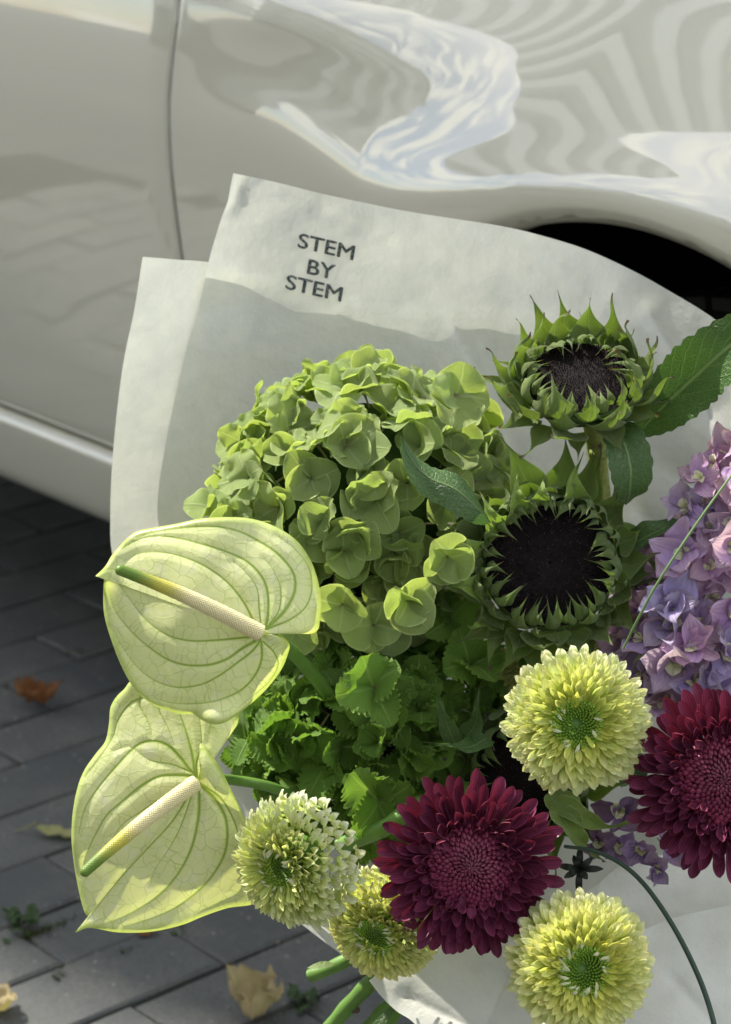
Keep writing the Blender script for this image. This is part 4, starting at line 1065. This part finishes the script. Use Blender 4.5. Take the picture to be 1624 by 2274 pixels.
    vs2 = [(w * .42 + .8 if w > 2 else 1.5, B(pl)) for w, pl in V2 + cross(V2)]
    def h2(P, s, ed, idx):
        h = -.012 * s ** 2 + .003 * np.sin(P[:, 1] / 70 + 1) * s
        h += .020 * ss(.84, .97, idx) * s * (1 - .3 * s) + .003 * ss(.8, .9, idx)
        h -= .010 * (1 - ss(.0, .14, idx)) * s
        h -= .004 * np.exp(-ed / 5.0) - .004 * np.exp(-ed / 20.0)
        h += .010 * np.exp(-((P[:, 0] - 172) ** 2 + (P[:, 1] - 2065) ** 2) / 900)
        return h
    root = thing("anthurium", D(445, 1735, 1.45), "lower pale green anthurium, spathe tip down over the grey pavers", "flower", g)
    V, Fc, uv, at = spathe(out, F2, vs2, 1.445, h2); V -= np.array(root.location)
    obj("spathe", mesh(V, Fc, M['spathe'], uv, at), root)
    o = obj("spadix", spadix((440, 1736), (180, 1944), 1.437, 1.412, 17.5, 11.5, .002), root); o.location = -root.location
    V, Fc, uv = tup([(452, 1728, 1.452), (520, 1733, 1.49), (600, 1748, 1.50), (700, 1790, 1.52), (900, 1900, 1.52)], [11, 12, 12]); V = V - np.array(root.location)
    obj("stem", mesh(V, Fc, M['stem'], uv), root)
    return
def build_bouquet():
    root1 = [o for o in bpy.data.objects if o.name == "anthurium"][0]
    V, Fc, uv = tup([(596, 1412, 1.425), (650, 1450, 1.47), (720, 1530, 1.50), (800, 1640, 1.53)], [15, 15, 15]); V = V - np.array(root1.location)
    obj("stem", mesh(V, Fc, M['stem'], uv), root1)

    ex = [(470, 1128, 1.53, -.55, .45, .6, .85), (520, 1150, 1.50, -.3, .1, .9, .8), (660, 1400, 1.49, -.2, -.3, .9, .75), (760, 1340, 1.47, -.1, -.3, .9, .95), (830, 1385, 1.49, .0, -.3, .9, 1.0), (900, 1330, 1.46, .1, -.3, .95, 1.05), (870, 1395, 1.52, .2, -.5, .9, .8),
          (700, 1400, 1.53, -.3, -.6, .7, .8), (1010, 880, 1.49, .3, .35, .8, 1.15), (1130, 1050, 1.56, .7, .2, .4, .8), (800, 835, 1.53, 0, .9, .5, .9), (610, 910, 1.53, -.5, .7, .5, .8), (990, 1230, 1.47, .3, -.3, .9, 1.0), (560, 1060, 1.50, -.6, .1, .8, 1.0), (540, 980, 1.53, -.8, .3, .5, .9)]
    hydrangea(808, 1120, 1.56, 290, 282, 300, 'hyd1', 120, 76, "large pale lime hydrangea head with smooth round petals, below the stamped paper", 3, ex, .5)
    ex = [(560, 1640, 1.54, -.6, .1, .7, .9), (545, 1690, 1.56, -.8, -.1, .6, .7), (1000, 1380, 1.52, .1, .5, .8, 1.1), (1040, 1480, 1.51, .3, .3, .9, 1.1), (960, 1400, 1.55, 0, .6, .8, 1.0), (840, 1775, 1.49, .0, -.2, 1.0, 1.25), (640, 1510, 1.55, -.4, .6, .6, .7), (740, 1450, 1.56, -.1, .6, .7, .9), (1100, 1500, 1.53, .5, .3, .7, 1.0), (800, 1860, 1.53, -.1, -.6, .8, .9), (610, 1740, 1.54, -.5, -.3, .8, .9), (830, 1530, 1.47, 0, .2, 1, 1.2)]
    hydrangea(835, 1625, 1.575, 262, 205, 290, 'hyd2', 120, 80, "darker green hydrangea head with scalloped petals, between the anthuriums and the pale round mum", 11, ex, .5)

    # sunflowers
    ry = [('in', 24, .96, .05, .60, .25), ('in', 18, 1.03, .0, .72, .3), ('mid', 15, 1.08, -.10, .98, .25), ('up', 13, 1.10, -.26, 1.12, .25), ('out', 12, 1.02, -.36, .95, .3), ('low', 7, .85, -.55, .75, .35)]
    s1 = sunflower(1288, 842, 1.50, 122, (-.06, .72, .70), "upper closed sunflower head tilted upwards on its hairy stem, dark disc ringed by curled bracts", 5, ry, .06, (1.15, 1.15, 1.0), .85)
    ry = [('in', 28, .98, .06, .58, .2), ('in', 22, 1.03, .02, .62, .25), ('mid', 18, 1.08, -.06, .62, .3), ('up', 16, 1.12, -.18, .82, .35), ('out', 16, 1.12, -.26, 1.0, .4), ('low', 10, 1.0, -.42, .95, .4)]
    sunflower(1222, 1250, 1.485, 143, (-.03, .12, .98), "big sunflower head facing forward with wide black disc, below the tilted one", 6, ry, .08, (1.0, 1.05, .9), .6)
    S2 = [o for o in bpy.data.objects if o.name.startswith("sunflower") and o.type == 'EMPTY'][1]
    for pts, w in (([(1160, 1150, 1.49), (1150, 1110, 1.475), (1148, 1080, 1.475), (1150, 1035, 1.48)], 46), ([(1200, 1125, 1.49), (1202, 1100, 1.475), (1205, 1078, 1.475), (1208, 1052, 1.48)], 52), ([(1275, 1130, 1.50), (1278, 1095, 1.48), (1275, 1060, 1.48), (1298, 1002, 1.49)], 54),
                   ([(1110, 1185, 1.49), (1092, 1150, 1.475), (1080, 1120, 1.475), (1062, 1085, 1.48)], 50), ([(1070, 1240, 1.49), (1045, 1215, 1.475), (1022, 1195, 1.475), (988, 1170, 1.48)], 46), ([(1075, 1310, 1.49), (1040, 1300, 1.475), (1010, 1300, 1.475), (975, 1322, 1.48)], 46), ([(1095, 1375, 1.50), (1065, 1385, 1.48), (1045, 1395, 1.48), (1032, 1372, 1.475)], 44)):
        V, Fc, uv = wleaf(pts, w, 22, 9, (0, .15, 1), 'bract', fold=.25, ruffle=.03, seed=int(w + pts[0][0])); V = (V - np.array(S2.location)) @ np.array(S2.matrix_basis.to_3x3())
        obj("bract", mesh(V, Fc, M['bract'], uv), S2, None, (1.3, 1.35, 1.1))
    ry = [('in', 20, .98, .05, .6, .2), ('mid', 14, 1.05, -.08, .85, .25), ('up', 12, 1.08, -.25, 1.0, .3), ('out', 11, 1.05, -.38, .95, .35)]
    sunflower(1180, 1715, 1.515, 118, (-.05, -.10, .98), "sunflower head almost hidden between the dark red and pale round mums", 8, ry, .05, (.8, .9, .85), .5)

    def into(root, name, arr, mat):
        V, Fc, uv = arr; V = np.asarray(V) - np.array(root.location)
        if root.rotation_euler.x or True:
            R3 = np.array(root.matrix_basis.to_3x3()); V = V @ R3      # world offset -> local frame
        return obj(name, mesh(V, Fc, mat, uv), root)
    into(s1, "stem", tup([(1318, 930, 1.515), (1326, 1000, 1.535), (1336, 1100, 1.545), (1352, 1210, 1.55), (1372, 1360, 1.56)], [24, 21, 21, 24], 60, 20), M['hstem'])
    into(s1, "stem_shoot", tup([(1394, 1010, 1.54), (1392, 1060, 1.54), (1372, 1100, 1.545), (1360, 1140, 1.55)], [8, 11, 12]), M['hstem'])
    into(s1, "stem_node", tup([(1312, 1004, 1.53), (1330, 1006, 1.528), (1345, 1010, 1.53)], [9, 17, 12]), M['hstem'])
    into(s1, "leaf", wleaf([(1415, 965, 1.53), (1470, 905, 1.51), (1540, 840, 1.49), (1620, 770, 1.46), (1700, 715, 1.44), (1800, 650, 1.43)], 78, 44, 13, (.10, .25, 1), 'leaf', fold=.25, ruffle=.012, rf=3, seed=3, serr=.12, sn=15), M['leaf'])
    into(s1, "leaf", wleaf([(1358, 945, 1.50), (1385, 980, 1.485), (1400, 1040, 1.48), (1398, 1090, 1.485), (1390, 1122, 1.50)], 52, 34, 11, (.1, .15, 1), 'leaf', fold=.30, ruffle=.02, rf=2, seed=7, serr=.1, sn=9), M['leaf'])
    # stem hairs
    mb = MB(); r = random.Random(5)
    for _ in range(1500):
        t = r.random(); x = np.interp(t, [0, .3, .6, 1], [1318, 1327, 1336, 1356]); y = 930 + 300 * t; a = r.uniform(-.2, 3.34)
        c = D(x, y, 1.535 + .01 * t); rad = px(21, 1.53); q = RT * math.cos(a) - FW * math.sin(a); p0 = c + q * rad * .97; p1 = p0 + q * r.uniform(.0008, .0020) + UP * r.gauss(0, .0004)
        w = RT.cross(q).normalized() * .00012 + UP * .00006
        mb.add([tuple(p0 - w), tuple(p0 + w), tuple(p1)], [(0, 1, 2)])
    me = mb.mesh(M['hair'], False); o = obj("stem_hairs", me, s1); o['kind'] = 'stuff'; o.matrix_basis = s1.matrix_basis.inverted()
    s2 = [o for o in bpy.data.objects if o.name.startswith("sunflower") and o.type == 'EMPTY'][1]
    into(s2, "leaf", wleaf([(1090, 1160, 1.465), (1060, 1128, 1.455), (1010, 1085, 1.45), (955, 1060, 1.45), (915, 1020, 1.45), (890, 968, 1.452)], 44, 34, 11, (.35, .35, .85), 'leaf', fold=-.42, ruffle=.02, rf=1.5, seed=4, serr=.1, sn=12), M['leaf'])
    into(s2, "leaf", wleaf([(1365, 1250, 1.51), (1400, 1215, 1.50), (1450, 1185, 1.49), (1512, 1156, 1.485)], 36, 26, 9, (-.1, .6, .7), 'leaf', fold=.4, ruffle=.02, seed=6), M['leaf'])
    into(s2, "leaf", wleaf([(1370, 1290, 1.545), (1410, 1270, 1.54), (1445, 1240, 1.54), (1478, 1205, 1.54)], 40, 26, 9, (.1, .3, .9), 'leaf', fold=.2, ruffle=.02, seed=9, serr=.3, sn=5), M['leafd'])
    s3 = [o for o in bpy.data.objects if o.name.startswith("sunflower") and o.type == 'EMPTY'][2]
    into(s3, "stem", tup([(755, 1878, 1.50), (800, 1862, 1.49), (860, 1835, 1.475), (930, 1790, 1.48), (1080, 1740, 1.53), (1150, 1720, 1.56)], [18, 19, 18, 14], 60, 18), M['stem'])
    into(s3, "leaf", wleaf([(1230, 1780, 1.49), (1290, 1815, 1.475), (1350, 1838, 1.475), (1440, 1812, 1.48)], 40, 30, 9, (0, .6, .8), 'bract', fold=.35, ruffle=.03, seed=14), M['bract'])
    into(s3, "leaf", wleaf([(1240, 1800, 1.48), (1275, 1850, 1.47), (1310, 1890, 1.475), (1345, 1915, 1.48)], 46, 26, 9, (.3, .3, .8), 'bract', fold=.35, ruffle=.05, seed=15), M['bract'])
    into(s3, "leaf", wleaf([(1220, 1760, 1.50), (1255, 1800, 1.49), (1262, 1850, 1.485)], 40, 26, 9, (.3, .3, .8), 'leaf', fold=.35, ruffle=.05, seed=16), M['bract'])
    into(s3, "leaf", wleaf([(1010, 1650, 1.485), (990, 1600, 1.475), (975, 1560, 1.472), (968, 1505, 1.475)], 30, 26, 9, (-.3, .2, .9), 'bract', fold=.2, ruffle=.02, seed=17), M['leaf'])
    into(s3, "leaf", wleaf([(1020, 1655, 1.49), (1055, 1610, 1.48), (1060, 1560, 1.47), (1070, 1500, 1.465)], 34, 26, 9, (-.1, .2, .9), 'bract', fold=.3, ruffle=.02, seed=18), M['leaf'])
    into(s3, "leaf", wleaf([(1080, 1640, 1.49), (1040, 1660, 1.475), (990, 1655, 1.465), (940, 1648, 1.462)], 38, 26, 9, (-.1, .5, .8), 'bract', fold=.3, ruffle=.02, seed=19), M['leaf'])

    # chrysanthemums
    mum(1281, 1601, 1.425, 171, (-.05, -.03, 1), "round yellow-green chrysanthemum with green eye, above and between the two dark red ones", 21, spin=.4)
    mum(654, 1915, 1.425, 160, (-.60, -.24, .76), "cream chrysanthemum turned aside with green eye, touching the lower anthurium", 22, (.70, .72, .26), (.86, .87, .72), squash=1.15, eyecurl=26)
    mum(850, 2056, 1.455, 140, (-.40, -.42, .82), "yellowish chrysanthemum tucked under the dark red one, above the cut stems", 23, (.74, .74, .26), (.84, .82, .50), eyecurl=26)
    mum(1290, 2142, 1.405, 170, (.08, -.06, 1), "large cream and lime chrysanthemum at the bottom on the white wrap", 24, (.76, .74, .18), (.86, .85, .60), spin=1.1, eyecurl=30)
    mum(1345, 2062, 1.445, 80, (.3, .5, .9), "small creamy chrysanthemum peeping out above the large bottom one", 25, (.74, .76, .42), (.84, .84, .66), parts=.7)
    mum(1178, 1475, 1.52, 78, (-.3, .1, .9), "duller cream chrysanthemum just under the big sunflower head", 26, (.5, .5, .2), (.66, .62, .38), parts=.6)
    mum(1342, 1418, 1.525, 45, (.2, .4, .9), "tiny pale chrysanthemum bud beside the lilac spray and the sunflower", 27, (.7, .74, .4), (.8, .8, .6), parts=.5)
    burg(1042, 1920, 1.425, 217, (0, .02, 1), "dark red chrysanthemum in the bottom middle, seen whole with spiral centre", 31)
    burg(1608, 1735, 1.425, 225, (-.15, .10, 1), "dark red chrysanthemum cut off by the frame edge, under the lilac spray", 32, .7)

    # delphinium
    r = random.Random(12); pts = []
    poly = [(1640, 960), (1600, 1010), (1540, 1075), (1500, 1140), (1480, 1210), (1420, 1270), (1395, 1330), (1370, 1400), (1375, 1470), (1420, 1540), (1480, 1580), (1560, 1590), (1640, 1600), (1760, 1600), (1760, 960)]
    def inside(x, y):
        c = False; j = len(poly) - 1
        for i in range(len(poly)):
            (xi, yi), (xj, yj) = poly[i], poly[j]
            if (yi > y) != (yj > y) and x < (xj - xi) * (y - yi) / (yj - yi) + xi: c = not c
            j = i
        return c
    tries = 0
    while tries < 4000 and len(pts) < 74:
        tries += 1; x, y = r.uniform(1370, 1760), r.uniform(980, 1600)
        if not inside(x - 6, y) or not inside(x, y - 6): continue
        if any(math.hypot(x - p[0], y - p[1]) < 43 for p in pts): continue
        axx = 1700 - (y - 960) * .33; e = (x - axx) / 200
        nn = (max(-1, min(1, e * 1.1)) + r.gauss(0, .25), .25 + r.gauss(0, .3), .95)
        cl = (.60 + r.uniform(-.03, .07), .45 + r.uniform(-.04, .04), .62 + r.uniform(-.04, .05))
        if r.random() < .25: cl = (.50, .42, .64)
        pts.append((x, y, 1.475 + .05 * min(1, e * e) + r.uniform(-.008, .014), *nn, r.uniform(70, 90) * (.8 + .25 * (y - 960) / 600), cl))
    delphinium(pts, "tall lilac delphinium spray crossed by the thin green grass blade", 40, (1600, 1300), 1.5)
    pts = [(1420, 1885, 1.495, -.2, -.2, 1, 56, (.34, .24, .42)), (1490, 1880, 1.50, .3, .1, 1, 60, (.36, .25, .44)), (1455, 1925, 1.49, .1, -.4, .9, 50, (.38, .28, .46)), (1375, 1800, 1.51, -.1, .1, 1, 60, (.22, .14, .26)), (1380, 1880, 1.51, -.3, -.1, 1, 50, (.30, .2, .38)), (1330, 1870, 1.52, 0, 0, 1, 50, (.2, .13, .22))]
    delphinium(pts, "darker lilac delphinium florets hanging over the grey wrap, beneath the dark red chrysanthemums", 41, (1430, 1880), 1.5)

    # grass blades
    V, Fc, uv = tup([(1640, 1035, 1.40), (1560, 1145, 1.395), (1470, 1280, 1.40), (1420, 1370, 1.415), (1385, 1440, 1.44)], [2.4, 3.0, 3.0, 2.6], 60, 8)
    tag(obj("grass_blade", mesh(V, Fc, flat("pale_grass", (.14, .22, .09), .6, .3, var=.2), uv)), "thin straight pale green grass blade crossing the lilac delphinium spray", "grass blade")
    V, Fc, uv = tup([(1255, 1880, 1.47), (1320, 1890, 1.455), (1385, 1922, 1.445), (1440, 1975, 1.44), (1500, 2065, 1.435), (1550, 2165, 1.43), (1580, 2250, 1.425), (1600, 2340, 1.42)], [4.5, 5.5, 6, 6.5], 90, 8)
    tag(obj("grass_blade", mesh(V, Fc, flat("dark_grass", (.025, .05, .035), .5, .4, var=.2), uv)), "long dark arching grass blade trailing over the white wrap to the bottom edge", "grass blade")
    # twig star in the gap
    mb = MB()
    for a, L in ((0, 55), (.9, 30), (1.6, 62), (2.6, 40), (3.3, 52), (4.3, 34), (4.75, 55), (5.6, 40)):
        c = (1287, 1930); p = [(c[0], c[1], 1.475), (c[0] + L * .5 * math.cos(a), c[1] + L * .5 * math.sin(a), 1.47), (c[0] + L * math.cos(a), c[1] + L * math.sin(a), 1.478)]
        V, Fc, uv = wleaf(p, 8, 10, 3, (0, 0, 1)); mb.add(V, Fc, uv)
    tag(obj("dark_sprig", mb.mesh(M['dark'])), "small blackish star-shaped sprig in the gap beside the dark red flower", "sprig")
    # cut stems at the bottom
    for pts, rp, lab, rag in (([(688, 2168, 1.54), (730, 2152, 1.535), (790, 2122, 1.53), (900, 2060, 1.53)], [15, 16, 17], "short cut green stem end poking out under the yellowish chrysanthemum", 1),
                         ([(722, 2300, 1.56), (765, 2245, 1.55), (815, 2190, 1.54), (890, 2110, 1.53)], [19, 18, 17], "thick green stem running down off the bottom edge with a small knot", 0),
                         ([(812, 2310, 1.55), (850, 2265, 1.545), (900, 2210, 1.54), (960, 2140, 1.53)], [30, 27, 22], "pale broad leafy stem at the bottom beside the white wrap", 0)):
        mb = MB(); Q = crom(Dn(pts), 50); dm = pts[1][2]; n = 50
        rr = px(1, dm) * np.interp(np.linspace(0, 1, n), np.linspace(0, 1, len(rp)), rp) * (1 + .05 * np.sin(np.linspace(0, 25, n)))
        add_tube(mb, Q, rr, 18)
        o = tag(obj("flower_stem", mb.mesh(M['stem'])), lab, "stem", "stem ends below the bouquet")
        if rag:
            obj("stem_leaf", mesh(*wleaf([(742, 2140, 1.52), (715, 2143, 1.515), (682, 2150, 1.515)], 9, 12, 5, (0, .6, .8))[:2], M['bract']), o)
        else:
            c = D(pts[1][0] + 26, pts[1][1] - 2, dm - .004); V, Fc, uv = tube(np.array([tuple(c + RT * px(k, 1.5)) for k in (-12, -4, 4, 9)]), np.array([6, 9, 8, 3]) * px(1, 1.5), 10)
            obj("knot", mesh(V, Fc, M['bark'], uv), o)
    V, Fc, uv = wleaf([(805, 2310, 1.52), (845, 2270, 1.52), (885, 2225, 1.525)], 11, 16, 5, (.2, .5, .8))
    tag(obj("grass_blade", mesh(V, Fc, M['leaf'], uv)), "short green leaf blade lying along the broad stem at the bottom", "leaf")
    # dark filler leaves added for the deep shade between the heads
    r = random.Random(77); fol = thing("gap_filler_leaves", D(1150, 1700, 1.6), "added dark green filler leaves giving the deep shade between the flower heads", "leaves")
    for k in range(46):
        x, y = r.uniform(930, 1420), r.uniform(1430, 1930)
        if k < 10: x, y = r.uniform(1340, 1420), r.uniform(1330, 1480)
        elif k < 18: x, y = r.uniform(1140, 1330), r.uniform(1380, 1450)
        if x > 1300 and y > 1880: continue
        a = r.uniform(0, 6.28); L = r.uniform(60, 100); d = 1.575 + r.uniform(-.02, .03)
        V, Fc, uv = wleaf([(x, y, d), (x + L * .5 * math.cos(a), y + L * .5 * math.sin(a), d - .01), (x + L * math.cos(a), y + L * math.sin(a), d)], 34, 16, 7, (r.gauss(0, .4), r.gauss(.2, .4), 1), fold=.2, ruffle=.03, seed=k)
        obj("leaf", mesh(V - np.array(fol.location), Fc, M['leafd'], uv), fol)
build_anthuriums()
build_bouquet()

def build_ground_litter():
    def crumple(name, cx, cy, size, ang, mat, label, seed, curl=.5, asp=.7, lift=.006, stem=None, kind='ovate', amp=.18, serr=.25):
        r = random.Random(seed); c = gnd(cx, cy); n, m = 30, 19; L = size
        u = np.linspace(0, 1, n); cl = np.zeros((n, 3)); cl[:, 0] = (u - .5) * L; cl[:, 2] = np.abs(u - .5) ** 2 * L * curl * 2
        V, Fc, uv = blade(cl, L * asp / 2 * wprof(n, kind), (0, 0, 1), m, curl, .03, 2, seed, serr, 6)
        for v in V:
            v[2] += L * amp * noise.noise(Vector((v[0] / L * 5, v[1] / L * 5, seed))) + L * amp * .4 * noise.noise(Vector((v[0] / L * 14, v[1] / L * 14, seed)))
        V[:, 2] -= V[:, 2].min() - .0035
        rot = Matrix.Rotation(ang, 4, 'Z')
        t = thing(name, c, label, "leaf", "fallen leaves on the pavers", rot.to_3x3())
        obj("leaf_blade", mesh(V, Fc, mat, uv), t)
        if stem:
            p = crom([(-L * .48, 0, V[n // 20, 2] + .004), (-L * .48 - stem * .5, stem * .1, .008), (-L * .48 - stem, stem * .25, .003)], 14)
            V2, F2, u2 = tube(p, np.linspace(.0011, .0007, 14), 6); obj("stalk", mesh(V2, F2, mat, u2), t)
        return t
    crumple("fallen_leaf", 88, 1572, .052, math.radians(20), M['dry1'], "curled rusty brown dead leaf on the shaded pavers beside the anthuriums", 1, .8, .85, amp=.22)
    crumple("fallen_leaf", 138, 1864, .050, math.radians(-8), M['dry3'], "small yellowish green oval leaf with thin stalk beside the lower anthurium", 2, .25, .42, stem=.022, amp=.05, kind='leaf')
    crumple("fallen_leaf", 0, 2252, .040, math.radians(80), M['dry2'], "pinkish tan dry leaf cut off by the picture edge at the bottom corner", 3, .5, .8)
    crumple("fallen_leaf", 568, 2262, .054, math.radians(-35), M['dry2'], "crumpled yellow and brown dead leaf at the bottom edge below the round mums", 4, 1.0, .95, amp=.26, kind='round', serr=.06)
    V, Fc, uv = tube(crom([tuple(gnd(556, 2238, .022)), tuple(gnd(545, 2215, .022)), tuple(gnd(527, 2190, .026))], 12), np.linspace(.0010, .0014, 12), 6)
    o = obj("stalk", mesh(V, Fc, M['dry2'], uv), [q for q in bpy.data.objects if q.name.startswith("fallen_leaf") and q.type == 'EMPTY'][-1]); o.matrix_basis = o.parent.matrix_basis.inverted()
    crumple("fallen_leaf", 330, 2082, .026, math.radians(25), M['dry1'], "narrow reddish leaf lying in the joint under the lower anthurium's edge", 5, .3, .35, amp=.08)
    # weeds in the joints
    r = random.Random(8); lv = []
    for k in range(5):
        n = 10; u = np.linspace(0, 1, n); cl = np.stack([u, u * 0, .5 * u - .35 * u * u], 1)
        V, Fc, uv = blade(cl, .30 * wprof(n, 'leaf'), (0, 0, 1), 5, .3, .04, 2, k, .3, 4); lv.append(mesh(V, Fc, M['weed'], uv))
    for x, y, cnt, s, lab in ((62, 2068, 26, .014, "bushy weed with small grey-green leaves in the joint at the picture's side"), (388, 2060, 7, .009, "tiny weed just under the lower anthurium's lower edge"),
                              (668, 2232, 16, .012, "weed tuft sprouting near the crumpled yellow leaf"), (128, 2164, 6, .008, "small weed seedling in the joint below the anthurium tip"),
                              (168, 1446, 5, .008, "pale sprig of weed in the dark joint near the car"), (252, 1434, 4, .009, "little green weed peeping out behind the upper anthurium"), (282, 2112, 5, .006, "mossy weed bit beside the narrow reddish leaf")):
        t = thing("weed", gnd(x, y), lab, "weed", "weeds in the paver joints")
        for k in range(cnt):
            a = r.uniform(0, 6.28); q = s * r.uniform(.6, 1.2); off = Vector((r.gauss(0, s * .7), r.gauss(0, s * .7), r.uniform(0, s * .3)))
            if cnt > 20: off += EU * r.uniform(-.028, .012)
            obj("leaf", r.choice(lv), t, Matrix.Translation(off) @ Matrix.Rotation(a, 4, 'Z') @ Matrix.Rotation(-r.uniform(0, .9), 4, 'Y') @ Matrix.Scale(q, 4))
    mb = MB()
    for x, y, sp, cnt in ((278, 2115, .010, 260), (70, 2075, .02, 300), (660, 2236, .012, 160)):
        c = gnd(x, y)
        for _ in range(cnt):
            a = r.uniform(0, 6.28); p = c - EN * r.gauss(0, sp) + EU * r.gauss(0, .0028); p.z = -.002
            h = r.uniform(.002, .006); q = Vector((math.cos(a), math.sin(a), 0))
            mb.add([tuple(p - q * .0006), tuple(p + q * .0006), tuple(p + Vector((r.gauss(0, .001), r.gauss(0, .001), h)))], [(0, 1, 2)])
    tag(obj("moss", mb.mesh(M['moss'], False)), "dull green moss growing in short strips of the paver joints", "moss", kind='stuff')
build_ground_litter()
